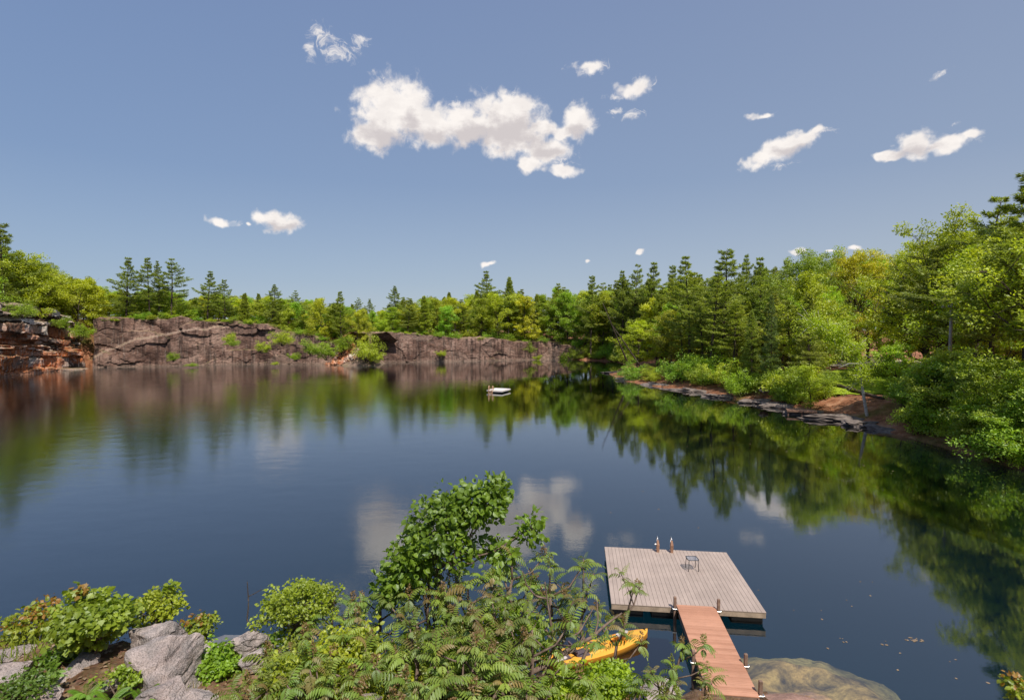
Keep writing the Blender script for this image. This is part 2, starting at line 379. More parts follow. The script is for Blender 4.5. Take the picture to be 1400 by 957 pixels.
def build_world():
    w = bpy.data.worlds.new('World'); SC.world = w; w.use_nodes = True
    t = w.node_tree; t.nodes.clear()
    def n(kind, ins=None, **kw):
        nd = t.nodes.new('ShaderNode' + kind)
        for k, v in kw.items(): setattr(nd, k, v)
        for k, v in (ins or {}).items():
            if isinstance(v, bpy.types.NodeSocket): t.links.new(v, nd.inputs[k])
            else: nd.inputs[k].default_value = v
        return nd
    def mth(op, a, b=0.0, c=0.0, clamp=False):
        nd = n('Math', {0: a, 1: b, 2: c}, operation=op); nd.use_clamp = clamp; return nd.outputs[0]
    def mixc(f, a, b, mode='MIX'):
        return n('Mix', {0: f, 6: a, 7: b}, data_type='RGBA', blend_type=mode).outputs[2]
    def ramp(f, stops):
        r = n('ValToRGB', {0: f}); e = r.color_ramp.elements
        while len(e) < len(stops): e.new(0.5)
        for el, (p, c) in zip(e, stops): el.position = p; el.color = (c, c, c, 1) if not isinstance(c, tuple) else (*c, 1)
        return r.outputs[0]
    out = n('OutputWorld'); bg = n('Background', {'Strength': 0.115}); t.links.new(bg.outputs[0], out.inputs[0])
    sky = n('TexSky', sky_type='NISHITA', sun_disc=False, sun_elevation=SUN_EL, sun_rotation=SUN_AZ, altitude=50.0, air_density=1.0, dust_density=1.0, ozone_density=1.6)
    d = n('TexCoord').outputs['Generated']
    s = n('SeparateXYZ', {0: d}); x, y, z = s.outputs
    az = mth('ARCTAN2', x, y); el = mth('ARCSINE', z)
    # an even, slightly hazy blue (the photograph's sky), kept close to the sky texture's own light
    hz = ramp(z, [(0.0, (4.2, 4.8, 5.5)), (0.08, (3.3, 4.0, 5.05)), (0.25, (2.3, 3.08, 4.6)), (0.55, (1.9, 2.58, 4.3)), (1.0, (1.7, 2.25, 4.1))])
    side = n('MapRange', {'Value': az, 'From Min': -0.7, 'From Max': 0.7, 'To Min': 0.92, 'To Max': 1.07}).outputs[0]
    hz = mixc(1.0, hz, n('CombineColor', {0: mth('MULTIPLY', side, side), 1: side, 2: 1.0}).outputs[0], 'MULTIPLY')
    base = mixc(0.8, sky.outputs[0], hz)
    P = n('CombineXYZ', {0: az, 1: el, 2: 0.0}).outputs[0]
    wob = n('TexNoise', {'Vector': P, 'Scale': 20.0, 'Detail': 3.0, 'Roughness': 0.6})
    wv = n('VectorMath', {0: n('VectorMath', {0: wob.outputs['Color'], 1: (0.5, 0.5, 0.5)}, operation='SUBTRACT').outputs[0], 1: (0.05, 0.035, 0.0)}, operation='MULTIPLY').outputs[0]
    PW = n('VectorMath', {0: P, 1: wv}, operation='ADD').outputs[0]
    blobs = [(532, 152, 42, 40, 1), (515, 186, 30, 20, 1), (562, 140, 24, 30, 1), (590, 172, 48, 26, 1), (640, 172, 46, 25, 1), (690, 160, 44, 30, 1), (700, 188, 48, 24, 1), (742, 207, 34, 17, 1),
             (725, 228, 18, 12, 1), (715, 145, 18, 14, 1), (772, 232, 22, 8, .9), (789, 166, 22, 20, 1), (768, 182, 20, 9, 1), (738, 176, 25, 10, .9), (622, 143, 18, 8, .55),
             (868, 120, 22, 15, .7), (846, 132, 14, 6, .55), (846, 148, 13, 6, .6), (862, 160, 17, 8, .62), (807, 92, 21, 8, .62), (440, 52, 20, 16, .5), (468, 72, 26, 13, .48), (495, 56, 14, 12, .36), (425, 68, 10, 20, .38),
             (1040, 218, 22, 9, .85), (1064, 205, 28, 13, 1), (1092, 190, 26, 11, 1), (1117, 181, 15, 6, .8), (1217, 213, 22, 6, .85), (1248, 200, 24, 15, 1), (1290, 197, 30, 10, 1), (1322, 188, 20, 7, .9), (1310, 172, 12, 5, .3),
             (1038, 155, 15, 5, .6), (381, 303, 25, 12, 1), (304, 303, 15, 7, .7), (337, 308, 5, 4, .5), (669, 360, 9, 4, .75), (802, 360, 5, 3.5, .7), (877, 345, 8, 3.5, .75), (1085, 342, 12, 5, .8), (1130, 345, 8, 3, .5), (1162, 338, 11, 5, .6),
             ]
    wisps = [(846, 132, 16, 7, 1), (846, 150, 14, 6, 1), (864, 160, 20, 9, 1), (440, 52, 26, 20, 1), (468, 72, 30, 16, 1), (495, 58, 18, 14, .8), (425, 68, 12, 24, .8), (1310, 172, 22, 6, .6), (622, 143, 24, 11, .9), (1025, 222, 20, 10, .9), (868, 118, 26, 18, 1),
             (1340, 196, 20, 8, .6), (1130, 182, 20, 8, .8), (1285, 104, 22, 7, .55), (488, 308, 8, 6, .5), (495, 180, 16, 30, .9), (540, 112, 40, 14, .9), (690, 130, 40, 12, .8), (760, 220, 40, 16, .8), (805, 94, 30, 12, 1), (1060, 225, 40, 8, .6), (305, 303, 20, 9, .8), (1040, 155, 20, 7, .8)]
    shade = [(528, 190, 32, 16, 1), (652, 188, 40, 15, 1), (700, 185, 40, 22, 1), (590, 188, 34, 10, .8), (745, 212, 22, 10, .8), (560, 165, 16, 14, .6), (1255, 206, 30, 7, .8), (1080, 208, 26, 8, .7), (381, 309, 22, 6, .8), (790, 178, 14, 8, .8)]
    blobs = [b for b in blobs if (b[0], b[1]) not in ((846, 132), (846, 148), (862, 160), (440, 52), (468, 72), (495, 56), (425, 68), (1310, 172), (622, 143))]
    def field(blobs, f=None):
        for (px, py, rx, ry, wgt) in blobs:
            def ae(a, b):
                r = ray(a, b); return math.atan2(r[0], r[1]), math.atan2(r[2], math.hypot(r[0], r[1]))
            c = ae(px, py); cx = ae(px + rx, py); cy = ae(px, py - ry)
            ra = max(1e-3, math.hypot(cx[0] - c[0], 0)); re = max(1e-3, cy[1] - c[1])
            q = n('VectorMath', {0: PW, 1: (c[0], c[1], 0)}, operation='SUBTRACT').outputs[0]
            q = n('VectorMath', {0: q, 1: (1 / ra, 1 / re, 1.0)}, operation='MULTIPLY').outputs[0]
            L = n('VectorMath', {0: q}, operation='LENGTH').outputs['Value']
            v = mth('MULTIPLY_ADD', L, -0.62 * 1.0, 0.62 * 1.0 + 0.38 * wgt)      # >0 inside
            f = v if f is None else mth('SMOOTH_MAX', f, v, 0.18)
        return f
    f = field(blobs); fw = field(wisps); fs = field(shade)
    det = n('TexNoise', {'Vector': P, 'Scale': 40.0, 'Detail': 9.0, 'Roughness': 0.6, 'Distortion': 0.25}).outputs['Fac']
    g = mth('ADD', f, mth('MULTIPLY_ADD', det, 1.15, -0.575))
    alpha = n('MapRange', {'Value': g, 'From Min': 0.12, 'From Max': 0.6, 'To Min': 0.0, 'To Max': 1.0}, interpolation_type='SMOOTHSTEP').outputs[0]
    fil = n('TexNoise', {'Vector': n('VectorMath', {0: PW, 1: (1, 1.3, 1)}, operation='MULTIPLY').outputs[0], 'Scale': 46.0, 'Detail': 7.0, 'Roughness': 0.7, 'Distortion': 0.8}).outputs['Fac']
    gw = mth('ADD', fw, mth('MULTIPLY_ADD', fil, 2.6, -1.52))
    aw = n('MapRange', {'Value': gw, 'From Min': 0.25, 'From Max': 1.0, 'To Min': 0.0, 'To Max': 0.8}, interpolation_type='SMOOTHSTEP').outputs[0]
    sh = n('TexNoise', {'Vector': n('VectorMath', {0: P, 1: (1, 1.5, 1)}, operation='MULTIPLY').outputs[0], 'Scale': 24.0, 'Detail': 5.0, 'Roughness': 0.62}).outputs['Fac']
    core = mth('MULTIPLY', n('MapRange', {'Value': mth('ADD', fs, mth('MULTIPLY_ADD', sh, 2.0, -1.0)), 'From Min': -0.1, 'From Max': 0.75}, interpolation_type='SMOOTHSTEP').outputs[0], 0.85)
    soft = mth('MULTIPLY', ramp(sh, [(0.42, 0.0), (0.6, 1.0)]), 0.22)
    cc = mixc(mth('MAXIMUM', core, soft), (8.7, 8.2, 7.8, 1), (5.2, 4.75, 4.8, 1))
    fin = mixc(mth('MAXIMUM', mth('MULTIPLY', alpha, 0.98), aw), base, cc)
    t.links.new(fin, bg.inputs['Color'])
    w.cycles.sampling_method = 'MANUAL'; w.cycles.sample_map_resolution = 512
build_world()
SC.view_settings.view_transform = 'Standard'; SC.view_settings.look = 'None'; SC.view_settings.exposure = 0
SC.render.engine = 'CYCLES'
cy = SC.cycles
cy.max_bounces = 8; cy.diffuse_bounces = 3; cy.glossy_bounces = 3; cy.transmission_bounces = 4; cy.transparent_max_bounces = 10; cy.volume_bounces = 0
cy.caustics_reflective = False; cy.caustics_refractive = False; cy.use_denoising = True; cy.sample_clamp_indirect = 6.0

# ------------------------------------------------------------------ the lake outline: x, y, height of the bank behind it, where the rise starts and ends
def S(px, py, top, d0, d1):
    p = onz(px, py); return (p[0], p[1], top, d0, d1)
SHORE = [(-98, 30, 14, 8, 12), (-101, 70, 15, 8, 12), S(0, 515.5, 15.2, 8, 12), S(60, 508.5, 14.4, 7, 11), S(127, 502.5, 11.6, 6, 10), S(180, 501.5, 12.2, 2.5, 6), S(230, 500.8, 12.4, 2.5, 6), S(300, 498.5, 11.8, 2.5, 6), S(350, 498, 10.9, 2.5, 6),
         S(400, 498, 8.9, 2.5, 6), S(438, 498.5, 6.8, 2.5, 6), S(455, 499.5, 4.0, 0.0, 9), S(505, 499, 4.5, 0.0, 9), S(515, 495.5, 8.4, 2.5, 6), S(560, 495, 8.2, 2.5, 6), S(620, 494, 6.9, 2.5, 6), S(700, 492.5, 6.0, 2.5, 6),
         S(755, 491, 5.6, 2.5, 6), S(800, 492.5, 3.2, 0, 8), S(838, 494.5, 2.6, 0, 7), S(856, 500, 1.8, 0, 8), S(842, 506, 1.0, 0, 9), S(829, 512, 0.9, 0, 9), S(848, 520.5, 1.2, 0, 8), S(906, 531, 1.7, 0, 8), S(957, 537, 2.0, 0, 8), S(1006, 547, 2.0, 0, 7), S(1049, 556, 1.8, 0, 7),
         S(1077, 561, 1.6, 0, 7), S(1114, 568.5, 1.7, 0, 6), S(1163, 577, 1.8, 0, 6), S(1186, 583.5, 1.8, 0, 6), S(1220, 592.5, 1.8, 0, 6), S(1302, 616, 2.0, 0, 6), S(1339, 629.5, 2.1, 0, 6), S(1400, 643, 2.2, 0, 6),
         (34.5, 28, 1.6, 0, 6), (30, 20.5, 1.0, 0, 6), (20, 15, 0.4, 0, 3), (12, 13, 0.4, 0, 3), (6, 12.6, 0.4, 0, 3), (0, 12.2, 0.4, 0, 3), (-6, 12.2, 0.4, 0, 3), (-14, 13, 0.6, 0, 4), (-40, 20, 2, 0, 6), (-80, 26, 6, 0, 8)]
SH = np.array(SHORE)
def lake(x, y):
    """signed distance to the shore (positive on land), bank height and rise distances of the nearest shore"""
    p = np.stack([np.ravel(x), np.ravel(y)], -1).astype(float)
    best = np.full(len(p), 1e9); at3 = np.zeros((len(p), 3)); ins = np.zeros(len(p), bool)
    N = len(SH)
    for i in range(N):
        a, b = SH[i], SH[(i + 1) % N]
        ab = b[:2] - a[:2]; t = np.clip(((p - a[:2]) @ ab) / (ab @ ab), 0, 1)
        dd = np.linalg.norm(p - (a[:2] + t[:, None] * ab), axis=1)
        m = dd < best; best[m] = dd[m]; at3[m] = (a[2:] + t[:, None] * (b[2:] - a[2:]))[m]
        c = (a[1] > p[:, 1]) != (b[1] > p[:, 1])
        with np.errstate(divide='ignore', invalid='ignore'):
            xi = a[0] + (p[:, 1] - a[1]) * (b[0] - a[0]) / (b[1] - a[1] if b[1] != a[1] else 1e-9)
        ins ^= c & (p[:, 0] < xi)
    return np.where(ins, -best, best), at3
def H(x, y):
    x = np.ravel(np.asarray(x, float)); y = np.ravel(np.asarray(y, float))
    d, a = lake(x, y)
    top, d0, d1 = a.T
    rise = sstep(d0, d1, d)
    P3 = np.stack([x * 0.12, y * 0.12, 0 * x], -1)
    hill = (0.02 + 0.14 * sstep(-85, -100, x) * sstep(150, 136, y)) * np.clip(d - 6, 0, 60)
    n = fbm(P3, 3) * 0.35 * sstep(1, 12, d) + fbm(P3 * 6, 3) * 0.12 * sstep(0.5, 3, d)
    n = n * np.where((x > 36) & (y < 110), 0.4, 1.0)
    land = 0.12 * np.minimum(np.maximum(d, 0), 1) + top * rise + hill + n
    land = np.where(d0 > 1, np.where(d < d0, -2.0, land), land)
    return np.where(d > 0, land, -0.25 + np.maximum(-9.0, d * 3.0))
def h1(x, y): return float(H([x], [y])[0])

def axis(lo, hi, step, far):
    a = list(np.arange(lo, hi, step)); s = step; v = hi
    while v < far: a.append(v); s *= 1.35; v += s
    a.append(far); s = step; v = lo - step; pre = []
    while v > -far: pre.append(v); s *= 1.35; v -= s
    return np.array([-far] + pre[::-1] + a)
gx, gy = axis(-150, 95, 1.4, 2500), axis(-20, 215, 1.4, 2500)
GX, GY = np.meshgrid(gx, gy); gz = H(GX, GY)
near = (GX.ravel() > -24) & (GX.ravel() < 24) & (GY.ravel() < 17); gz = np.where(near, np.minimum(gz, -2.5), gz)
g = Geo(); W = len(gx); i = (np.arange(len(gy) - 1)[:, None] * W + np.arange(W - 1)[None]).ravel()
g.add(np.stack([GX.ravel(), GY.ravel(), gz], -1), np.stack([i, i + 1, i + W + 1, i + W], -1))
struct('ground', g.mesh('ground', M['ground'], True))

# lake bed under the water, and the water itself
g = Geo(); g.box((-20, 100, -5.05), (300, 240, 0.1)); struct('lake_bed', g.mesh('lake_bed', M['bed']))
g = Geo(); g.box((-20, 100, -2.45), (290, 230, 4.9)); struct('water', g.mesh('water', M['water']))

# ------------------------------------------------------------------ quarry cliffs
def resample(P, step):
    P = np.asarray(P, float); L = np.concatenate([[0], np.cumsum(np.linalg.norm(np.diff(P[:, :2], axis=0), axis=1))])
    s = np.arange(0, L[-1], step); return s, np.stack([np.interp(s, L, P[:, k]) for k in range(P.shape[1])], -1)
def cliff(name, pts, kind, recede, mat, seed, rock=1.0):
    s, P = resample(pts, 0.4)
    tg = unit(np.gradient(P[:, :2], axis=0)); nr = np.stack([-tg[:, 1], tg[:, 0]], -1)     # to the land side for a left-to-right walk
    top = P[:, 2] + 0.55 * fbm(np.stack([s * 0.25, s * 0 + seed, s * 0], -1), 4) * rock
    rows = 56; T = np.linspace(0, 1, rows)
    Z = -1.6 + T[None] * (top[:, None] + 1.6); SS = np.broadcast_to(s[:, None], Z.shape)
    q = np.stack([SS, Z, np.full(Z.shape, float(seed))], -1)
    tint = np.full(Z.shape, 0.3)
    if kind == 'layered':
        zz = Z + SS * 0.05 + 0.6 * fbm(q * np.array([0.12, 0.3, 1]), 3)
        rg = np.random.default_rng(seed); lev = np.cumsum(rg.choice([0.5, 0.8, 1.3, 2.0, 2.8], 30)) - 2.5
        k = np.searchsorted(lev, zz)
        off = np.zeros(Z.shape)
        for kk in range(31):
            wd = np.cumsum(rg.uniform(0.7, 5.5, 120)) - 2; dp = rg.uniform(-0.8, 0.8, 122) + .5 * np.sin(np.arange(122) * .9); tn = rg.uniform(0, 1, 122)
            m = k == kk
            b = np.searchsorted(wd, SS[m] + 0.2 * vnoise(q[m] * 1.3))
            off[m] = dp[b] + rg.uniform(-.35, .35); tint[m] = np.clip(tn[b], 0, 1)
        d = recede * np.clip(k / 9.0, 0, 1.15) ** 1.3 + off + 0.3 * fbm(q * 0.8, 4) + 1.2 * fbm(q * np.array([.07, .1, 1]), 2) - 2.3 * sstep(0, 4, s[-1] - SS)
        edge = np.minimum(np.abs(zz - lev[np.clip(k, 0, 29)]), np.abs(zz - lev[np.clip(k - 1, 0, 29)])); tint = np.where(edge < 0.16, 0.0, tint); d += np.where(edge < 0.16, 0.3, 0)
    else:
        rg = np.random.default_rng(seed + 40)
        d = recede * T[None] ** 1.5 + 0.5 * fbm(q * np.array([0.09, 0.16, 1]), 2) + 0.15 * fbm(q * np.array([0.7, 0.8, 1]), 5)
        ns = int(s[-1] * 0.85); cs = np.stack([rg.uniform(-2, s[-1] + 2, ns), rg.uniform(-2, 13, ns)], -1); o_ = rg.uniform(-.45, .45, ns); tx, tz = rg.normal(0, .09, ns), rg.normal(0.05, .07, ns); tn = rg.uniform(.2, .58, ns)
        ws = SS + 1.1 * fbm(q * np.array([.15, .2, 1]), 4); wz_ = Z + 0.8 * fbm(q * np.array([.15, .25, 1]) + 7, 4)
        D1 = np.full(Z.shape, 1e9); D2 = D1.copy(); I1 = np.zeros(Z.shape, int)
        for m in range(ns):
            dd = np.abs(ws - cs[m, 0]) * .62 + np.abs(wz_ - cs[m, 1])
            a = dd < D1; D2 = np.where(a, D1, np.minimum(D2, dd)); I1[a] = m; D1 = np.where(a, dd, D1)
        d += .5 * rock * (o_[I1] + tx[I1] * (ws - cs[I1, 0]) + tz[I1] * (wz_ - cs[I1, 1]))
        tint = tn[I1]; crack = (D2 - D1 < .22) & (o_[I1] > .22); tint = np.where(crack, 0.06, tint)
        if kind == 'scar':
            zs = np.interp(SS, [0, 2, 9, 20, 28, 44], [2.2, 3.2, 6.4, 8.7, 9.8, 13]) + .35 * fbm(q * np.array([.4, 0, 1]), 3); e = sstep(-0.1, 0.8, Z - zs)
            d += np.where(SS < 44, 0.6 * e, 0.6); tint = np.where((np.abs(Z - zs - 0.3) < 0.3) & (SS < 30), .72, tint * np.where(SS < 40, .8, 1))
            pan = (SS > 30) & (SS < 40) & (Z > 4) & (Z < 8.2); d = np.where(pan, d * 0.15 + 1.1, d); tint = np.where(pan, 0.42, tint)
            m = SS > 60; rub = 2.3 * sstep(1.0, 7.5, Z) * sstep(58, 66, SS); d += rub + np.where(m, 0.5 * fbm(q * 1.1, 4), 0); tint = np.where(m & (fbm(q * 0.35, 3) > 0.25), 0.6, tint)
    X = P[:, 0:1] + nr[:, 0:1] * d; Y = P[:, 1:2] + nr[:, 1:2] * d
    # cap that runs back over the land
    caps = 9; cd = np.linspace(0.3, 8.0, caps)
    cz = top[:, None] + 0.25 * fbm(np.stack([SS[:, :caps] * 0.6, np.broadcast_to(cd, (len(s), caps)), np.full((len(s), caps), seed)], -1), 3) + (0.1 * cd)[None] - sstep(4.5, 8, cd)[None] * 2.5
    X = np.concatenate([X, X[:, -1:] + nr[:, 0:1] * cd], 1); Y = np.concatenate([Y, Y[:, -1:] + nr[:, 1:2] * cd], 1); Z = np.concatenate([Z, cz], 1)
    tint = np.concatenate([tint, np.full((len(s), caps), 0.5)], 1)
    n, m = Z.shape
    V = np.stack([X, Y, Z], -1).reshape(-1, 3)
    i = (np.arange(n - 1)[:, None] * m + np.arange(m - 1)[None]).ravel()
    g = Geo(); g.add(V, np.stack([i, i + m, i + m + 1, i + 1], -1), tint[:-1, :-1].ravel())
    struct(name, g.mesh(name, mat))
    return np.stack([X[:, rows - 1], Y[:, rows - 1], Z[:, rows - 1]], -1)
def sub(a, b): return [(p[0], p[1], p[2]) for p in SHORE[a:b]]
c0 = cliff('left_cliff', sub(0, 5), 'layered', 3.0, M['layered'], 3)
c1 = cliff('back_cliff', sub(4, 11) + [(SHORE[11][0] + 1, SHORE[11][1] + 5, 5.5)], 'scar', 0.7, M['wall'], 5)
c2 = cliff('far_cliff', [(SHORE[12][0] - 4, SHORE[12][1] + 9, 7.0), (SHORE[12][0] - 1, SHORE[12][1] + 5, 8.3)] + sub(13, 18) + [(SHORE[18][0], SHORE[18][1] + 2.5, 3.0)], 'wall', 0.6, M['wall'], 9, 0.7)
# ------------------------------------------------------------------ leaf templates: x along, y across, z up
RHOMB = (np.array([[0, 0, 0], [.45, .3, .04], [1, 0, -.06], [.45, -.3, .04]]), [np.array([[0, 1, 2, 3]])])
BLADE = (np.array([[0, 0, 0], [.5, .09, .02], [1, 0, -.03], [.5, -.09, .02]]), [np.array([[0, 1, 2, 3]])])
OVATE = (np.array([[0, 0, 0], [.22, .3, .07], [.6, .33, .05], [1, 0, -.12], [.6, -.33, .05], [.22, -.3, .07], [.5, 0, 0]]), [np.array([[0, 6, 2, 1], [0, 5, 4, 6], [6, 3, 2, 2][:4], [6, 4, 3, 3][:4]])[:2], np.array([[6, 3, 2], [6, 4, 3]])])
def _maple():
    o = [(0, 0), (.02, .3), (-.1, .42), (.2, .42), (.3, .62), (.42, .42), (.52, .3), (.58, .4), (.7, .24), (.78, .2), (1, 0)]
    pts = [(x, y, 0.1 * abs(y) - 0.12 * x * x) for x, y in o] + [(x, -y, 0.1 * abs(y) - 0.12 * x * x) for x, y in o[-2:0:-1]]
    n = len(pts); v = np.array(pts + [(.35, 0, -0.03)])
    return v, [np.array([[n, k, (k + 1) % n] for k in range(n)])]
MAPLE = _maple()
def rdirs(rng, n): return unit(rng.normal(size=(n, 3)))

def clump_leaves(g, rng, centers, rad, per, size, tmpl, flat=0.7, up=0.6, top_light=None):
    """loose clumps of leaves round the given centres; the outer and upper leaves carry a lighter tint"""
    K = len(centers); rad = np.broadcast_to(rad, (K,))
    c = np.repeat(centers, per, 0); r = np.repeat(rad, per)
    d = rdirs(rng, K * per) * (rng.uniform(0.1, 1, K * per) ** 0.5)[:, None] * np.array([1, 1, flat])
    p = c + d * r[:, None]
    n = unit(rng.normal(size=p.shape) * 0.6 + np.array([0, -0.15, up + .35]) + d * 0.45)
    t = unit(rng.normal(size=p.shape) * 0.8 + d * np.array([1, 1, 0.2]))
    ct = np.repeat(rng.normal(0, 0.16, K), per)
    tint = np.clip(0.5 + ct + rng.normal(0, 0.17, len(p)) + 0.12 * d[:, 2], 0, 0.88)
    g.scatter(tmpl[0], tmpl[1], p, t, n, size * rng.uniform(0.65, 1.25, len(p)), tint)

def limb(rng, a, d, L, wob=0.12, lift=0.0, n=6):
    pts = [np.array(a, float)]; d = unit(np.array(d, float))
    for k in range(n):
        d = unit(d + rng.normal(0, wob, 3) + np.array([0, 0, lift])); pts.append(pts[-1] + d * L / n)
    return np.array(pts), d

def proto_broad(seed, h=14, spread=4.4, clear=0.25, forks=4, leaf=0.25, nclump=150, per=85, crad=0.9, col_h=0.75, mat='broad', bark='bark', trunk_r=0.2, lean=0.03):
    rng = np.random.default_rng(seed); w = Geo(); tips = []
    tr, _ = limb(rng, (0, 0, -0.5), (rng.normal(0, lean), rng.normal(0, lean), 1), h * 0.86 + .5, 0.05, 0.02, 10)
    w.tube(tr, np.linspace(trunk_r, 0.03, len(tr)) * (1 + 0.35 * (np.arange(len(tr)) == 0)), 8)
    zt = np.linspace(0, 1, len(tr))
    nb = 15 + forks * 2
    for k in range(nb):
        f = clear + (0.97 - clear) * (k + rng.uniform(0, .8)) / nb
        b = np.array([np.interp(f, zt, tr[:, j]) for j in range(3)])
        e = (f - clear) / (1 - clear)
        prof = (math.sin(math.pi * (0.16 + 0.84 * min(1, e)) ** 0.85) * 0.9 + 0.22)
        az = k * 2.399 + rng.normal(0, .35); L = spread * prof * rng.uniform(0.7, 1.2)
        up = 0.25 + 0.75 * e + rng.normal(0, .1)
        p, d = limb(rng, b, (math.cos(az), math.sin(az), up), L, 0.13, 0.03, 6)
        r0 = trunk_r * (1 - f) * 0.55 + 0.02
        w.tube(p, np.linspace(r0, 0.012, len(p)), 5)
        for q in (2, 3, 4, 5, 6):
            tips.append(p[q] + rng.normal(0, .15, 3))
            for _ in range(2):
                dd = unit(d + rng.normal(0, .75, 3) + np.array([0, 0, .1])); l2 = L * rng.uniform(.18, .42)
                e2 = p[q] + dd * l2; w.tube(np.array([p[q], (p[q] + e2) / 2 + rng.normal(0, .06, 3), e2]), [r0 * .35, r0 * .25, .008], 4); tips.append(e2)
    tips = np.array(tips)
    sel = tips[rng.permutation(len(tips))[:min(nclump, len(tips))]]
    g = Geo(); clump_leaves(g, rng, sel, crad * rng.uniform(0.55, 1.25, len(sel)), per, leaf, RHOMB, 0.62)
    return w.mesh('trunk', M[bark], True), g.mesh('crown', M[mat]), h

def proto_pine(seed, h=18, width=3.9, clear=0.24, step=1.05, dens=0.75, droop=0.0, conic=False, needle=0.3, mat='needle'):
    rng = np.random.default_rng(seed); w = Geo(); g = Geo()
    tr, _ = limb(rng, (0, 0, -0.5), (rng.normal(0, .02), rng.normal(0, .02), 1), h + .5, 0.018, 0.01, 12)
    w.tube(tr, np.linspace(0.012 * h + 0.02, 0.02, len(tr)), 7)
    zt = np.linspace(0, 1, len(tr)); P, T, N_ = [], [], []
    z = clear * h
    while z < h * 0.99:
        e = (z / h - clear) / (1 - clear)
        if conic: prof = (1 - e) ** 0.85 + 0.04
        else: prof = min(1, (1 - e) * 1.35 + 0.06) * (0.62 + 0.5 * min(1, e * 2.2)) * rng.uniform(0.6, 1.15)
        nb = rng.integers(4, 7); a0 = rng.uniform(0, 6.28)
        b = np.array([np.interp(z / h, zt, tr[:, j]) for j in range(3)])
        for k in range(nb):
            if e < 0.15 and rng.random() < 0.35: continue
            L = width * prof * (rng.uniform(0.45, 1.2) if not conic else rng.uniform(.65, 1.1)); az = a0 + k * 6.283 / nb + rng.normal(0, .22)
            up = (0.12 + 0.5 * e ** 2 - droop) + rng.normal(0, .06)
            p, d = limb(rng, b + np.array([0, 0, rng.normal(0, .1)]), (math.cos(az), math.sin(az), up), L, 0.06, 0.05 if not conic else 0.03, 5)
            w.tube(p, np.linspace(0.012 + 0.011 * L, 0.006, len(p)), 4, cap=False)
            side = np.array([-math.sin(az), math.cos(az), 0])
            m = int((9 + 30 * L) * dens)
            s = rng.uniform(0.22, 1.0, m) ** 0.8
            i = s * 5; i0 = np.clip(i.astype(int), 0, 4); fr = (i - i0)[:, None]
            c = p[i0] * (1 - fr) + p[i0 + 1] * fr
            lat = rng.uniform(-1, 1, m) * (0.12 + 0.42 * L * (1.08 - s) * np.minimum(1, s * 2))
            c = c + side * lat[:, None] + np.stack([0 * s, 0 * s, rng.normal(0.04, .09, m) - 0.10 * np.abs(lat)], -1)
            outd = unit(np.array([math.cos(az), math.sin(az), 0.25]) + side * np.sign(lat)[:, None] * 0.7)
            for q in range(5):
                P.append(c); T.append(unit(outd + rng.normal(0, .55, (m, 3)) + np.array([0, 0, .18]))); N_.append(unit(rng.normal(0, .5, (m, 3)) + np.array([0, 0, 1])))
        z += step * rng.uniform(0.75, 1.25) * (1 - 0.35 * e)
    P = np.concatenate(P); T = np.concatenate(T); N_ = np.concatenate(N_)
    tint = np.clip(0.45 + 0.2 * fbm(P * 0.9, 2) + rng.normal(0, .18, len(P)), 0, 0.88)
    g.scatter(BLADE[0] * np.array([1, 1.35, 1]), BLADE[1], P, T, N_, needle * rng.uniform(.7, 1.3, len(P)), tint)
    return w.mesh('trunk', M['bark'], True), g.mesh('crown', M[mat]), h

def proto_bush(seed, h=2.6, r=1.6, nclump=60, per=70, leaf=0.15, crad=0.5, mat='shrub'):
    rng = np.random.default_rng(seed); w = Geo(); tips = []
    for k in range(9):
        az = k * 2.4 + rng.normal(0, .3)
        p, d = limb(rng, (rng.normal(0, .12), rng.normal(0, .12), -.2), (math.cos(az) * .55, math.sin(az) * .55, 1), h * rng.uniform(.7, 1.0), 0.16, 0.0, 6)
        w.tube(p, np.linspace(0.04, 0.01, len(p)), 5, cap=False)
        for q in range(2, 7):
            for _ in range(2):
                e2 = p[q] + unit(d + rng.normal(0, .8, 3)) * r * rng.uniform(.2, .55)
                w.tube(np.array([p[q], e2]), [.014, .006], 4, cap=False); tips.append(e2)
    tips = np.array(tips); sel = tips[rng.permutation(len(tips))[:nclump]]
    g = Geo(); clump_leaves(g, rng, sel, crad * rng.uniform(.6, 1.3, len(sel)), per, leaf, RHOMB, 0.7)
    return w.mesh('stem', M['bark'], True), g.mesh('foliage', M[mat]), h

PR = {
    'broad': [proto_broad(11, 14, 4.0, .2), proto_broad(12, 13, 3.3, .18, crad=.75), proto_broad(13, 15, 4.8, .25, nclump=165), proto_broad(14, 12, 3.0, .15, crad=.7, nclump=130)],
    'oak': [proto_broad(21, 16, 6.4, .3, 6, .25, 210, 95, 1.0, trunk_r=.34), proto_broad(22, 17, 5.6, .26, 6, .25, 210, 95, 0.95, trunk_r=.3)],
    'airy': [proto_broad(31, 9, 2.4, .16, 2, .2, 110, 70, .65, trunk_r=.09, mat='shrub'), proto_broad(32, 8, 2.7, .12, 2, .2, 115, 70, .65, trunk_r=.08, mat='shrub')],
    'pine': [proto_pine(41, 18, 3.9), proto_pine(42, 18, 4.6, .26, 1.2, .7), proto_pine(43, 18, 3.4, .2, 1.0), proto_pine(44, 18, 4.1, .34, 1.25, .65)],
    'young': [proto_pine(51, 11, 2.9, .06, .55, 1.0, 0.0, True, .26), proto_pine(52, 12, 2.7, .08, .6, 1.0, .05, True, .26)],
    'hemlock': [proto_pine(61, 14, 3.0, .12, .55, 1.0, .22, True, .22), proto_pine(62, 15, 3.2, .16, .6, .9, .18, True, .24)],
    'bush': [proto_bush(71), proto_bush(72, 2.2, 1.9, 70, 70, .14, .55), proto_bush(73, 3.2, 1.5, 70, 70, .16, .5)],
}
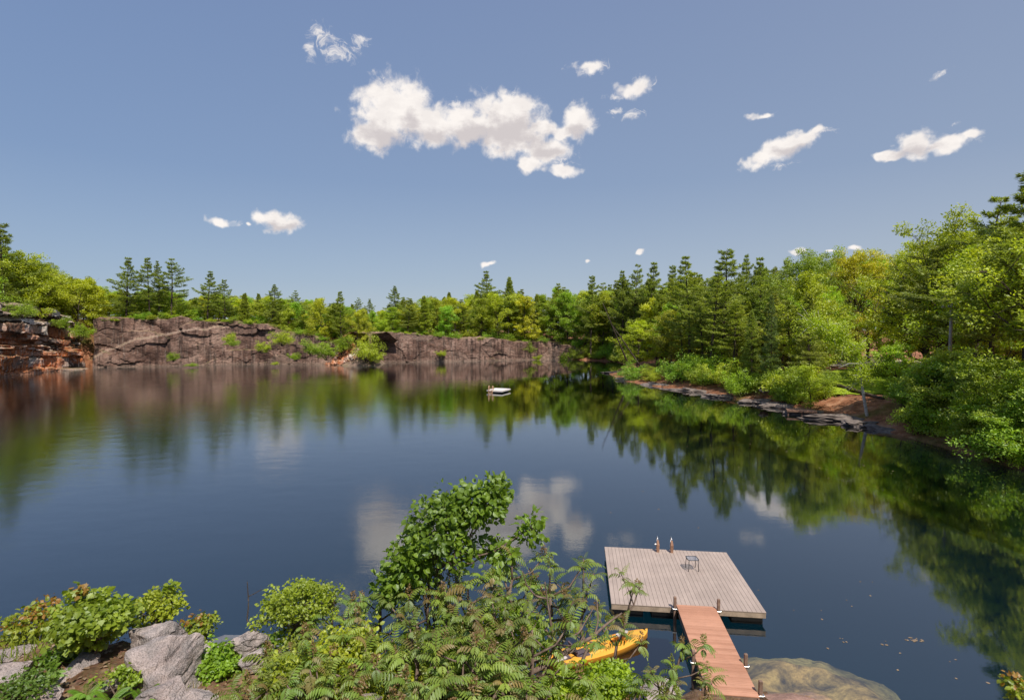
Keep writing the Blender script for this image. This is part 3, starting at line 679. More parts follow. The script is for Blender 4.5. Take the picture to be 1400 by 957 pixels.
SPEC = {'broad': ('broadleaf_tree', 'broadleaf tree'), 'oak': ('broadleaf_tree', 'broadleaf tree'), 'airy': ('sapling', 'sapling'), 'pine': ('pine_tree', 'pine tree'), 'young': ('pine_tree', 'pine tree'), 'hemlock': ('hemlock_tree', 'hemlock tree'), 'bush': ('shrub', 'shrub')}
TREES = []
def put(kind, x, y, z, h, label=None, group=None, var=None, col=None, wide=1.0, rnd=random):
    v = PR[kind][rnd.randrange(len(PR[kind])) if var is None else var % len(PR[kind])]
    name, cat = SPEC[kind]
    s = h / v[2]; wx = s * (0.45 + 0.55 / max(s, .35)) * wide if s < 1 else s ** 0.85 * wide
    o = thing(name, label, cat, (x, y, z), rnd.uniform(0, 6.28), group); wx *= 1.38 if kind == 'pine' else 1.0; o.scale = (wx, wx, s)
    part = ('stem', 'foliage') if kind == 'bush' else ('trunk', 'crown')
    obj(part[0], v[0], o); c = obj(part[1], v[1], o)
    if col is None:
        a = rnd.random()
        if kind in ('pine', 'hemlock'): b = rnd.uniform(.9, 1.15); col = (b * rnd.uniform(.85, 1.1), b, b * rnd.uniform(.7, 1.1))
        elif kind == 'young': b = rnd.uniform(.95, 1.2); col = (b * .98, b, b * .6)
        else: b = rnd.uniform(.85, 1.25); col = (b * (0.72 + 0.36 * a), b, b * rnd.uniform(.5, 1.0))
    c.color = (*col, 1); TREES.append((o, kind, x, y, z, h)); return o
def pxof(x, y, z):
    f = np.array([0, math.cos(PITCH), -math.sin(PITCH)]); u = np.array([0, math.sin(PITCH), math.cos(PITCH)])
    v = np.array([x, y, z - CAMH]); w = v @ f
    return 700 + 750 * v[0] / w, 478.5 - 750 * (v @ u) / w
YG, DK, LG = (1.2, 1.16, .6), (.88, .95, .75), (1.05, 1.1, .75)
# trees that can be told apart on the skyline: kind, x and top in the photograph, distance, colour, width, label
NAMED = [
    ('pine', 170, 353, 141, DK, 1.0, 'tall dark pine standing first on the left of the clump above the brown cliff'),
    ('pine', 203, 352, 143, DK, .85, 'second tall pine in the clump above the brown cliff, crown touching its neighbour'),
    ('pine', 216, 357, 146, DK, .7, 'thin tall pine between two bigger ones in the clump above the brown cliff'),
    ('pine', 231, 354, 142, DK, 1.0, 'tall pine with bare lower trunk on the right of the clump above the brown cliff'),
    ('pine', 282, 371, 143, DK, .95, 'lone dark pine to the right of the tall pine clump above the brown cliff'),
    ('pine', 307, 382, 146, DK, .75, 'slim pine just right of the lone dark pine above the brown cliff'),
    ('pine', 375, 389, 158, DK, .95, 'open branched dark pine above the right half of the brown cliff'),
    ('pine', 407, 397, 160, DK, .7, 'narrow dark pine between yellow green trees above the brown cliff'),
    ('broad', 437, 402, 146, YG, .9, 'bright yellow green tree at the right end of the brown cliff'),
    ('pine', 466, 398, 150, LG, .8, 'pale pine with thin visible trunk above the rubble mound'),
    ('broad', 487, 418, 152, YG, .8, 'yellow green tree hanging over the rubble mound'),
    ('pine', 486, 407, 178, DK, .7, 'dark pointed pine behind the trees at the rubble mound'),
    ('pine', 505, 409, 180, DK, .7, 'dark rounded pine right of the gap behind the rubble mound'),
    ('broad', 520, 424, 172, YG, .55, 'small yellow tree in front of the dark pines at the far cliff gap'),
    ('pine', 540, 391, 172, DK, .95, 'pine with spreading star shaped top above the left end of the far cliff'),
    ('young', 581, 404, 163, (1.15, 1.2, .6), 1.15, 'full pale green conical pine at the edge of the far cliff'),
    ('pine', 668, 371, 185, DK, 1.1, 'tallest dark pine above the middle of the far cliff'),
    ('young', 697, 378, 182, LG, 1.0, 'pale conical pine just right of the tallest pine above the far cliff'),
    ('broad', 622, 402, 172, YG, 1.0, 'leafy yellow green tree above the far cliff beside the conical pine'),
    ('broad', 720, 398, 172, (1.2, 1.1, .55), 1.0, 'yellowish broad tree above the right end of the far cliff'),
    ('pine', 760, 388, 178, LG, .9, 'grey green pine above the end of the far cliff'),
    ('pine', 808, 377, 160, DK, .8, 'slim dark pine at the back corner of the water'),
    ('pine', 852, 371, 150, DK, .9, 'dark pine first of three on the skyline behind the rock point'),
    ('pine', 866, 361, 152, DK, .75, 'taller dark pine second of three on the skyline behind the rock point'),
    ('pine', 887, 360, 146, DK, .95, 'broad topped dark pine third of three on the skyline behind the rock point'),
    ('pine', 918, 363, 140, DK, .8, 'short topped dark pine alone on the skyline right of the three'),
    ('broad', 870, 432, 118, (1.1, 1.2, .5), 1.1, 'bright green bushy tree behind the two leaning dead poles'),
    ('broad', 900, 398, 122, YG, .9, 'yellow green tree rising above the rock point'),
    ('pine', 945, 352, 98, LG, 1.0, 'tall straight pine with clear trunk on the rocky point bank'),
    ('pine', 990, 341, 94, DK, 1.15, 'tallest dark shaggy pine on the right bank'),
    ('pine', 1020, 349, 108, DK, .7, 'narrow pine behind the tallest dark shaggy pine on the right bank'),
    ('pine', 972, 372, 88, LG, .9, 'feathery pine leaning over the water on the right bank'),
    ('pine', 1042, 354, 106, (.9, 1, .7), .9, 'pine with rounded top on the right bank skyline'),
    ('pine', 1075, 356, 108, DK, .8, 'last pine on the right bank skyline before the round broadleaf trees'),
    ('hemlock', 1056, 402, 72, (.62, .75, .85), .62, 'slender dark blue green hemlock on the red needle bank'),
    ('hemlock', 1030, 425, 76, (.9, 1, .7), .75, 'lighter hemlock with drooping boughs behind the slender dark one'),
    ('oak', 1117, 342, 92, (.7, .85, .8), .8, 'dark round crowned tree left of the lawn'),
    ('oak', 1182, 330, 92, (1.15, 1.0, .6), .9, 'wide light green tree behind the lawn'),
    ('oak', 1285, 300, 70, (.95, 1.0, .6), .95, 'big spreading tree with dark sweeping limbs above the utility pole'),
    ('pine', 1336, 272, 62, DK, 1.0, 'dark pine top rising above the big spreading tree'),
    ('broad', 1385, 292, 49, (1.1, 1.15, .6), .95, 'tall light green maple at the right edge of the water'),
    ('pine', 1412, 232, 44, DK, 1.0, 'tall pine at the far right with its boughs reaching into the sky'),
    ('pine', 905, 392, 118, LG, .9, 'grey green pine standing just behind the leaning dead poles'),
    ('pine', 932, 412, 108, LG, .9, 'mid height feathery pine left of the tall straight pine'),
    ('pine', 962, 402, 92, DK, .9, 'half height dark pine between the two tallest pines of the right bank'),
    ('pine', 1004, 412, 85, LG, .9, 'pale feathery pine right below the tallest dark shaggy pine'),
    ('young', 1028, 446, 78, (1.1, 1.05, .6), .9, 'young soft pine with golden green boughs by the red needle bank'),
    ('pine', 1082, 410, 78, LG, .8, 'pale pine behind the small light green tree at the landing'),
    ('oak', 1128, 352, 122, (.95, 1.0, .6), .8, 'rounded tree deep behind the lawn, left one of four'), ('oak', 1165, 346, 126, (1.1, 1.05, .6), .8, 'rounded tree deep behind the lawn, second of four'),
    ('oak', 1205, 344, 124, (1.0, 1.05, .6), .8, 'rounded tree deep behind the lawn, third of four'), ('oak', 1248, 340, 126, (1.1, 1.0, .6), .8, 'rounded tree deep behind the lawn, right one of four'),
    ('bush', 1215, 498, 80, (1.0, 1.05, .6), 1.3, 'shrub at the right end of the lawn beneath the wide light tree'), ('bush', 1226, 512, 64, (.9, 1.05, .6), 1.1, 'shrub right of the lawn and behind the birch'),
    ('broad', 1150, 420, 112, (1.1, 1.1, .6), 1.0, 'middle sized tree behind the driveway, left of two'), ('broad', 1238, 415, 108, (1.0, 1.1, .6), 1.0, 'middle sized tree behind the driveway, right of two'),
    ('airy', 1110, 490, 61, (1.15, 1.15, .6), 1.0, 'small light green tree beside the little brown landing'),
    ('airy', 1345, 500, 45, (1.15, 1.2, .6), .8, 'leafy pale sapling on the red bank under the maple'),
    ('airy', 1290, 470, 51, (1.0, 1.1, .6), .9, 'dense green sapling in front of the utility pole'),
    ('airy', 1236, 462, 55, (1.0, 1.15, .6), .9, 'fresh green sapling right of the birch at the water edge'),
    ('broad', 40, 335, 128, (1.0, 1.05, .6), 1.1, 'broad green tree highest on the left hill beside the frame edge'),
    ('pine', 4, 305, 122, DK, 1.0, 'dark pine at the far left edge of the hill'),
    ('broad', 100, 372, 138, (1.1, 1.1, .5), 1.1, 'round green tree above the corner of the two left cliffs'),
    ('broad', 72, 362, 136, (1.0, 1.05, .6), 1.0, 'mid green tree on the slope of the left hill'),
    ('broad', 130, 385, 142, YG, .9, 'yellow green tree above the dark cleft between the two left cliffs'),
]
rt = random.Random(5)
for k, (kind, px, py, Y, col, wd, lab) in enumerate(NAMED):
    p = at(px, py, Y)
    for _ in range(30):
        dd, aa = lake([p[0]], [p[1]])
        if dd[0] > max(1.0, aa[0][1] + 1.5 if aa[0][1] > 0 else 1.0): break
        Y += 1.0; p = at(px, py, Y)
    z = h1(p[0], p[1])
    put(kind, p[0], p[1], z - .1, max(2.5, p[2] - z), lab, None, k, col, wd, rt)

# the rest of the woods, kept under the skyline of the photograph
SKY = np.array([(-80, 322), (0, 335), (40, 340), (100, 374), (150, 386), (250, 394), (330, 397), (400, 402), (480, 411), (520, 418), (560, 402), (620, 395), (660, 389), (700, 385), (760, 387), (830, 384), (900, 374), (960, 370), (1020, 366), (1080, 360), (1150, 350), (1200, 340), (1250, 326), (1300, 314), (1340, 304), (1400, 288), (1500, 270)])
ZONES = {'left': 'trees on the hill above the layered left cliff', 'brown': 'trees along the top of the brown cliff', 'far': 'trees above the far cliff', 'right': 'trees on the right bank'}
def wood(n, xr, yr, spacing, kinds, hr, zone, seed, dmin=3.0, maxd=40):
    rg = random.Random(seed); pts = [(o.location.x, o.location.y) for o, *_ in TREES]; made = 0
    cand = np.array([(rg.uniform(*xr), rg.uniform(*yr)) for _ in range(n * 14)])
    D, A = lake(cand[:, 0], cand[:, 1]); Z = H(cand[:, 0], cand[:, 1])
    for (x, y), d, a, z in zip(cand, D, A, Z):
        if made >= n: break
        if d < max(dmin, a[1] + 1.5 if a[1] > 0 else dmin) or d > maxd: continue
        px, _ = pxof(x, y, z)
        if px < -70 or px > 1470: continue
        if zone == 'right' and 1118 < px < 1262 and 50 < y < 112: continue
        if zone == 'right' and px < 1105 and d < 11: continue
        if zone == 'right' and y < 66 and d < 6.5: continue
        if zone == 'right' and 1280 < px < 1322 and y < 56: continue
        if any((x - q[0]) ** 2 + (y - q[1]) ** 2 < spacing ** 2 for q in pts[-400:]): continue
        sky = np.interp(px, SKY[:, 0], SKY[:, 1]) + rg.uniform(1, 17) ** 1.0
        if zone == 'right' and px < 1105 and y < 118: sky += 34
        hmax = at(px, sky, y)[2] - z
        h = min(rg.uniform(*hr), hmax) if rg.random() < .45 else min(hr[1] * 1.3, hmax)
        if h < 3.5: continue
        kind = rg.choice(kinds)
        if zone == 'right' and px < 1105: kind = rg.choice(['pine', 'pine', 'pine', 'broad', 'young', 'hemlock'])
        put(kind, x, y, z - .1, h, None, ZONES[zone], None, None, 1.0, rg)
        pts.append((x, y)); made += 1
    print('WOOD', zone, made)
wood(80, (-150, -98), (60, 165), 3.4, ['broad'] * 5 + ['airy', 'young', 'pine'], (8, 16), 'left', 101)
wood(95, (-106, -30), (134, 180), 3.1, ['broad'] * 4 + ['young', 'airy', 'airy', 'pine'], (7, 15), 'brown', 102)
wood(130, (-52, 45), (150, 200), 3.1, ['broad'] * 3 + ['young', 'pine', 'pine', 'airy'], (9, 18), 'far', 103)
wood(140, (22, 80), (36, 165), 4.0, ['broad'] * 4 + ['pine'] * 2 + ['hemlock', 'airy', 'oak'], (9, 19), 'right', 104, 2.5, 55)
# give each unnamed tree the ordinal of its zone, counted along the picture
ORD = ['first', 'second', 'third', 'fourth', 'fifth', 'sixth', 'seventh', 'eighth', 'ninth', 'tenth', 'eleventh', 'twelfth', 'thirteenth', 'fourteenth', 'fifteenth', 'sixteenth', 'seventeenth', 'eighteenth', 'nineteenth', 'twentieth']
# low shrubs that hide the feet of the woods and grow out of the cliffs and along the shore
SHRUBS = [(237, 488, 137, 2.2, 'small green shrub growing low on the brown cliff near the water'), (385, 462, 139, 3.6, 'upright yellow green shrub on a ledge of the brown cliff'), (358, 474, 139, 3.2, 'pale green shrub on the broken rock of the brown cliff'),
          (314, 462, 141, 2.6, 'thin shrub high on the brown cliff left of the pale broken rock'), (318, 469, 140, 1.6, 'low tuft of leaves just below the thin shrub on the brown cliff'), (405, 487, 139, 2.2, 'grey green shrub low at the right end of the brown cliff'),
          (376, 497, 138, .8, 'yellow green tuft at the waterline of the brown cliff'), (262, 499, 137, .8, 'olive tuft at the waterline below the brown cliff'), (605, 483, 163, 2.0, 'small yellow shrub in a crack of the far cliff'), (735, 489, 172, 1.6, 'pale weed clump at the water under the far cliff end'),
          (722, 476, 175, 3.0, 'narrow green shrub growing out of the far cliff end'), (112, 452, 134, 4.2, 'large shrub spilling down the corner of the two left cliffs'), (85, 441, 126, 2.6, 'green shrub on the upper ledge of the layered cliff'), (30, 424, 112, 3.0, 'olive shrub on the top edge of the layered cliff'),
          (445, 478, 143, 5.0, 'dark green shrub hanging over the water left of the rubble mound'), (425, 475, 142, 4.0, 'leafy green shrub on the end of the brown cliff above the water'), (500, 478, 146, 5.5, 'bright yellow green shrub leaning over the rubble mound'), (512, 488, 146, 3.4, 'yellow green bush at the water on the right of the rubble mound'), (470, 470, 149, 4.5, 'green bush on top of the rubble mound')]
rs = random.Random(9)
for k, (px, py, Y, h, lab) in enumerate(SHRUBS):
    p = at(px, py, Y - 1.2); put('bush', p[0], p[1], p[2] - h * .5, h, lab, None, k, YG if 'yellow' in lab or 'pale' in lab else (.9, 1, .6), 1.0, rs)
def fringe(px0, px1, n, off, hr, group, seed, labels, kind='bush', rim=False):
    rg = random.Random(seed)
    for k in range(n):
        f = (k + rg.uniform(.1, .9)) / n
        i = np.interp(f, np.linspace(0, 1, len(px1)), np.arange(len(px1))); j = min(int(i), len(px1) - 2); a, b = SH[px1[j]], SH[px1[j + 1]]
        q = a + (b - a) * (i - j); tg = unit(b[:2] - a[:2]); nr = np.array([-tg[1], tg[0]])
        d = rg.uniform(*off); x, y = q[:2] + nr * d
        put(kind, x, y, (q[2] - .35 if rim else h1(x, y) - .15), rg.uniform(*hr), None, group, None, None, rg.uniform(.9, 1.3), rg)
fringe(0, [2, 3, 4, 5, 6, 7, 8, 9, 10], 46, (6.8, 10.5), (1.5, 3.6), 'low shrubs along the top of the left cliffs', 201, [])
fringe(0, [13, 14, 15, 16, 17], 22, (5.5, 9.0), (1.5, 3.2), 'low shrubs along the top of the far cliff', 202, [])
fringe(0, [17, 18, 19, 20], 22, (.6, 5), (2.0, 5.0), 'green shrubs at the back corner of the water', 203, [])
fringe(0, [23, 24, 25, 26, 27, 28], 24, (1.5, 6.0), (1.5, 4.2), 'green shrubs on the rocky point bank', 204, [])
fringe(0, [32, 33, 34, 35], 22, (1.0, 5.0), (3.5, 8), 'saplings overhanging the right shore', 206, [], 'airy')
fringe(0, [32, 33, 34, 35, 36], 30, (.7, 5.0), (1.2, 3.0), 'green shrubs overhanging the right shore', 205, [])

fringe(0, [4, 5, 6, 7, 8, 9, 10], 26, (1.2, 4.5), (.8, 2.2), 'little shrubs on the rim of the brown cliff', 207, [], 'bush', True)
fringe(0, [13, 14, 15, 16, 17], 16, (1.2, 4.0), (.8, 2.2), 'little shrubs on the rim of the far cliff', 208, [], 'bush', True)
TENS = {2: 'twenty', 3: 'thirty', 4: 'forty', 5: 'fifty', 6: 'sixty', 7: 'seventy', 8: 'eighty', 9: 'ninety'}
def ordinal(k):
    if k < 20: return ORD[k]
    h, r = divmod(k + 1, 100); pre = 'hundred-and-' if h else ''
    if h and r == 0: return 'hundredth'
    if r <= 20: return pre + ORD[r - 1]
    t, u = divmod(r, 10); return pre + (TENS[t][:-1] + 'ieth' if u == 0 else TENS[t] + '-' + ORD[u - 1])
def rank_labels():
    """a place along the row for every plant that the skyline list does not already single out"""
    by = {}
    for o, kind, x, y, z, h in TREES:
        if o.get('label'): continue
        px, py = pxof(x, y, z); by.setdefault((o['group'], SPEC[kind][1]), []).append((px, y, o, h, kind))
    for (grp, cat), L in by.items():
        L.sort(key=lambda t: t[0])
        where = grp.split(' ', 1)[1] if grp.startswith(('trees', 'saplings')) else grp.split('shrubs ')[-1]
        for k, (px, y, o, h, kind) in enumerate(L):
            c = [ch for ch in o.children if ch.name.startswith(('crown', 'foliage'))][0].color
            tone = 'yellow green' if c[0] > c[1] * 1.08 else ('dark green' if c[1] < .85 else 'mid green')
            size = 'tall' if h > 13 else ('small' if h < 7 else 'medium'); size = 'low' if kind == 'bush' else size
            n = ordinal(k)
            o['label'] = ' '.join(('%s %s %s %s, %s from left' % (size, tone, cat, where, n)).split()[:16])
rank_labels()
# ------------------------------------------------------------------ floating dock, gangway, ladder, table
M['deck'] = mat_boards('grey_deck_boards', (0.44, 0.385, 0.35), (0.52, 0.455, 0.415), 0.1435, 0.006, 0)
M['gang'] = mat_boards('red_brown_boards', (0.48, 0.23, 0.145), (0.58, 0.29, 0.185), 0.1435, 0.006, 1)
M['fascia'] = mat_plain('tan_fascia_timber', (0.4, 0.31, 0.23), 0.75, 0.2, 0, 0.3, 4)
M['post'] = mat_plain('brown_timber', (0.24, 0.16, 0.12), 0.85, 0.2, 0, 0.35, 7)
M['float'] = mat_plain('black_float', (0.016, 0.016, 0.017), 0.6)
M['steel'] = mat_plain('galvanised_steel', (0.6, 0.6, 0.6), 0.35, 0.5, 0.9, 0.15)
M['dmetal'] = mat_plain('black_metal', (0.02, 0.02, 0.022), 0.4, 0.5, 0.0)
M['glass'] = mat_glass()
M['yellow'] = mat_plain('yellow_plastic', (0.8, 0.4, 0.05), 0.42, 0.5, 0, 0.06, 3)
M['yellow2'] = mat_plain('worn_yellow_plastic', (0.74, 0.32, 0.03), 0.5, 0.4, 0, 0.1, 3)
M['seat'] = mat_plain('purple_grey_fabric', (0.11, 0.085, 0.095), 0.9, 0.2)
M['paddle'] = mat_plain('pale_grey_plastic', (0.55, 0.47, 0.42), 0.5, 0.4)
M['white'] = mat_plain('white_paint', (0.78, 0.72, 0.67), 0.6, 0.4, 0, 0.08, 5)
M['tan'] = mat_plain('tan_plastic', (0.55, 0.33, 0.2), 0.5)
M['pole'] = mat_plain('grey_pole_wood', (0.36, 0.31, 0.27), 0.9, 0.2, 0, 0.25, 5)
M['oldbrown'] = mat_plain('old_brown_boards', (0.22, 0.13, 0.09), 0.9, 0.2, 0, 0.35, 5)
ANG = math.atan2(-0.585, 4.84)
FL = np.array([3.27, 17.76, 0.0]); DW, DD, DZ = 4.88, 4.77, 0.40
ax, ay = np.array([math.cos(ANG), math.sin(ANG), 0]), np.array([-math.sin(ANG), math.cos(ANG), 0])
def dk(u, v, z=0.0): return tuple(FL + ax * u + ay * v + np.array([0, 0, z]))

dock = thing('floating_dock', 'square floating dock with grey deck boards moored beside the bank', 'dock', dk(0, 0), ANG)
nb = 34; per = DW / nb
g = Geo()
for k in range(nb): g.box((per * (k + .5), DD / 2, DZ - .014), (per - .007, DD, .028), 0, .5, .003)
t = mat_boards('grey_deck_boards_wide', (0.415, 0.33, 0.28), (0.45, 0.36, 0.305), per, 0, 0); obj('deck', g.mesh('deck', t), dock)
g = Geo(); w = .04
for c, s_ in (((DW / 2, .02 + .01, DZ - .115), (DW - .02, w, .17)), ((DW / 2, DD - .03, DZ - .115), (DW - .02, w, .17)), ((.03, DD / 2, DZ - .115), (w, DD - .12, .17)), ((DW - .03, DD / 2, DZ - .115), (w, DD - .12, .17))): g.box(c, s_, 0, .5, .004)
obj('fascia', g.mesh('fascia', M['fascia']), dock)
for k in range(8):
    g = Geo(); u = .55 + (k % 4) * 1.26; v = .75 + (k // 4) * 3.2; g.box((u, v, .06), (1.0, 1.2, .3), 0, .5, .03); obj('float', g.mesh('float', M['float']), dock)
g = Geo()
for k in range(7): g.box((.3 + k * .71, DD / 2, DZ - .1), (.05, DD - .2, .1), 0, .5)
obj('joist', g.mesh('joist', M['post']), dock)

gw = thing('gangway', 'red brown boarded gangway leading from the bank to the floating dock', 'gangway', dk(2.1, 0, 0), ANG)
GL = 4.42; g = Geo(); nb2 = 31
for k in range(nb2): g.box((.61, .1 - (k + .5) * GL / nb2, DZ + .034), (1.22, GL / nb2 - .01, .028), 0, .5, .003)
obj('deck', g.mesh('gang_deck', mat_boards('red_brown_gang_boards', (0.46, 0.225, 0.14), (0.57, 0.295, 0.19), GL / nb2, 0, 1)), gw)
for u in (.03, 1.19):
    g = Geo(); g.box((u, -.12 - GL / 2, DZ - .075), (.045, GL - .3, .18), 0, .5, .004); obj('stringer', g.mesh('stringer', M['post']), gw)
g = Geo(); g.box((.61, .1 - GL + .03, DZ - .08), (1.16, .04, .19), 0, .5, .004); obj('end_board', g.mesh('end_board', M['post']), gw)
for (u, v, top, lo) in ((-.07, -.06, .78, -1.2), (1.29, -.06, .78, -1.2), (-.07, -2.95, .72, -.9), (1.29, -2.95, .72, -.9), (-.07, -4.15, .76, -.6), (1.29, -4.15, .76, -.6)):
    g = Geo(); g.box((u, v, (top + lo) / 2), (.09, .09, top - lo), 0, .5, .012); p_ = obj('post', g.mesh('post', M['post']), gw)
    g = Geo(); g.box((u, v - .05, DZ - .02), (.13, .02, .045), 0, .5, .004); g.box((u + (.07 if u > .5 else -.07), v, DZ - .02), (.03, .1, .045), 0, .5, .004); obj('bracket', g.mesh('bracket', M['steel']), p_)

ld = thing('swim_ladder', 'brown swim ladder with metal grab hoops on the back edge of the floating dock', 'ladder', dk(2.4, 4.5, DZ), ANG)
for u in (-.27, .28):
    g = Geo(); q = [(-.05, -.06, 0), (.05, -.06, 0), (.05, .06, 0), (-.05, .06, 0), (-.055, -.075, .3), (.055, -.075, .3), (.055, .07, .3), (-.055, .07, .3), (-.035, .0, .47), (.03, .0, .47), (.03, .06, .47), (-.035, .06, .47)]
    g.add(np.array(q) + np.array([u, 0, 0]), [[k, (k + 1) % 4, 4 + (k + 1) % 4, 4 + k] for k in range(4)] + [[4 + k, 4 + (k + 1) % 4, 8 + (k + 1) % 4, 8 + k] for k in range(4)] + [[8, 9, 10, 11], [3, 2, 1, 0]])
    sr = obj('side_post', g.mesh('side_post', mat_plain('cedar_post', (0.3, 0.17, 0.11), 0.8, 0.2, 0, 0.4, 9) if u < 0 else bpy.data.materials['cedar_post']), ld)
    g = Geo(); th = np.linspace(0, math.pi, 12)
    g.tube(np.stack([np.full(12, u), .1 + .14 * np.cos(th) * -1 + .1, .38 + .18 * np.sin(th)], -1), .018, 8); g.tube([(u, .34, .4), (u, .36, 0), (u, .36, -.9)], .018, 8); obj('grab_hoop', g.mesh('grab_hoop', M['steel'], True), sr)
g = Geo()
for k in range(3): g.box((0, .36, -.25 - .28 * k), (.5, .1, .035), 0, .5, .005)
obj('step', g.mesh('step', M['post']), ld)
g = Geo(); g.box((-.36, -.0, .3), (.09, .03, .06), 0, .5, .008); obj('cleat', g.mesh('cleat', M['steel']), ld)

tb = thing('side_table', 'small square glass topped table with thin black legs standing on the dock', 'table', dk(3.17, 2.96, DZ), ANG + .12)
s_, r_, th_ = .2, .075, .43
ring = []
for cx, cy_, a0 in ((s_ - r_, s_ - r_, 0), (-s_ + r_, s_ - r_, 90), (-s_ + r_, -s_ + r_, 180), (s_ - r_, -s_ + r_, 270)):
    for k in range(6): a = R(a0 + 18 * k); ring.append((cx + r_ * math.cos(a), cy_ + r_ * math.sin(a), th_))
ring = np.array(ring); g = Geo(); g.tube(np.concatenate([ring, ring[:2]]), .014, 8); obj('frame', g.mesh('frame', M['dmetal'], True), tb)
g = Geo(); top_ = ring * np.array([.965, .965, 1]) + np.array([0, 0, .004]); n_ = len(top_)
g.add(top_, [list(range(n_))]); obj('table_top', g.mesh('table_top', M['glass']), tb)
for a, b in ((1, 1), (-1, 1), (-1, -1), (1, -1)):
    g = Geo(); g.tube([(a * .165, b * .165, th_), (a * .18, b * .18, .2), (a * .185, b * .185, 0)], .0125, 8); obj('leg', g.mesh('leg', M['dmetal'], True), tb)

# ------------------------------------------------------------------ kayak and paddle
ky0, ky1 = onz(756, 903, .15), onz(885, 866, .15)
kc = (ky0 + ky1) / 2; KL = 3.8; kr = math.atan2(ky1[1] - ky0[1], ky1[0] - ky0[0])
kc = ky1 - np.array([math.cos(kr), math.sin(kr), 0]) * (KL / 2)
kay = thing('kayak', 'yellow sit-on-top kayak floating beside the gangway', 'kayak', (kc[0], kc[1], 0), kr)
def kw(u): return .40 * max(0.0, 1 - abs(u) ** 2.4) ** .62
g = Geo(); US = np.linspace(-1, 1, 41); ring_n = 18; V = []
wells = [(-.62, .19, .21, .13), (-.1, .30, .25, .15), (.42, .17, .23, .14)]      # centre, half length, half width, depth
NX = 22
rows = []
for u in US:
    hw = max(kw(u), .012); rocker = .10 * abs(u) ** 2.2
    row = []
    for k in range(15):       # hull below, from one gunwale to the other
        a = math.pi * k / 14; yy = hw * math.cos(a) * (1 if True else 1); zz = -.1 + rocker * 1.2 - .0 - .12 * math.sin(a) ** .6 * (1 - abs(u) ** 3) + .26 * (abs(math.cos(a)) ** 3)
        row.append((u * KL / 2, yy, zz))
    rows.append(row)
V = np.array(rows).reshape(-1, 3); i = (np.arange(40)[:, None] * 15 + np.arange(14)[None]).ravel()
g.add(V, np.stack([i, i + 1, i + 16, i + 15], -1)); obj('hull', g.mesh('hull', M['yellow2'], True), kay)
g = Geo(); US = np.linspace(-1, 1, 121); m = 41; rows = []
for u in US:
    hw = max(kw(u), .012); rk = .10 * abs(u) ** 2.2
    for k in range(m):
        y = hw * (1 - 2 * k / (m - 1)); e = abs(y) / hw
        z = .163 + rk * 1.2 + .035 * (1 - e ** 2) - .012 * e ** 8
        for (c, l, wy, dp) in wells:
            q = max(abs((u - c) / l), abs(y / min(wy, hw * .78)))
            r = math.hypot((u - c) / l, y / min(wy, hw * .78)) if c > .3 else ((abs((u - c) / l) ** 5 + abs(y / min(wy, hw * .78)) ** 5) ** .2)
            z -= dp * float(1 - sstep(.82, 1.0, r))
        if -.02 < u < .2 and abs(y) > .1 and abs(y) < .24: z += .06 * max(0, math.sin(u * 95))
        if abs(u + .1) < .28 and abs(y) < .05: z += .05
        rows.append((u * KL / 2, y, z))
i = (np.arange(120)[:, None] * m + np.arange(m - 1)[None]).ravel()
g.add(rows, np.stack([i, i + m, i + m + 1, i + 1], -1)); obj('deck', g.mesh('kayak_deck', M['yellow'], True), kay)
g = Geo(); th = np.linspace(0, 2 * math.pi, 22); g.tube(np.stack([.42 * KL / 2 + .2 * np.cos(th), .14 * np.sin(th), np.full(22, .215)], -1), .014, 6); obj('hatch_rim', g.mesh('hatch_rim', M['yellow2'], True), kay)
for su in (-.38, -.86):
    g = Geo(); g.box((su * 1.0 + .18 - .25, 0, .13), (.42, .36, .06), 0, .5, .025); st = obj('seat', g.mesh('seat', M['seat']), kay)
    g = Geo(); v = np.array([[0, -.2, 0], [0, .2, 0], [-.12, .19, .34], [-.12, -.19, .34], [-.05, -.2, 0], [-.05, .2, 0], [-.17, .19, .34], [-.17, -.19, .34]]) + np.array([su - .25, 0, .14])
    g.add(v, [[0, 1, 2, 3], [7, 6, 5, 4], [0, 4, 5, 1], [2, 6, 7, 3], [1, 5, 6, 2], [0, 3, 7, 4]]); obj('backrest', g.mesh('backrest', M['seat']), st)
for u in (.94, -.94):
    g = Geo(); th = np.linspace(0, math.pi, 9); g.tube(np.stack([np.full(9, u * KL / 2), .05 * np.cos(th), .27 + .06 * np.sin(th)], -1), .012, 6); obj('carry_handle', g.mesh('carry_handle', M['dmetal'], True), kay)
pd = thing('paddle', 'kayak paddle with pale blade lying across the yellow kayak', 'paddle', tuple(kc + np.array([0, 0, .27])), kr + .1)
g = Geo(); g.tube([(-1.2, -.25, .06), (.1, -.19, .02), (.72, -.16, .0)], .016, 8); obj('shaft', g.mesh('shaft', M['dmetal'], True), pd)
for sg, x0, y0 in ((1, .7, -.16), (-1, -1.2, -.25)):
    g = Geo(); th = np.linspace(0, 1, 9); up_, lo_ = [], []
    for f in th: hw_ = .085 * math.sin(math.pi * min(1, .12 + f * .88)) ** .6 + .012; up_.append((x0 + sg * f * .46, y0 + hw_ + .02 * f, .012)); lo_.append((x0 + sg * f * .46, y0 - hw_ + .02 * f, .012))
    v = np.array(up_ + lo_); f_ = [[k, k + 1, 10 + k, 9 + k] for k in range(8)]; v2 = v - np.array([0, 0, .022])
    g.add(np.concatenate([v, v2]), f_ + [[b + 18 for b in a[::-1]] for a in f_] + [[k, k + 18, k + 19, k + 1] for k in range(8)] + [[9 + k, 10 + k, 28 + k, 27 + k] for k in range(8)]); obj('blade', g.mesh('blade', M['paddle']), pd)

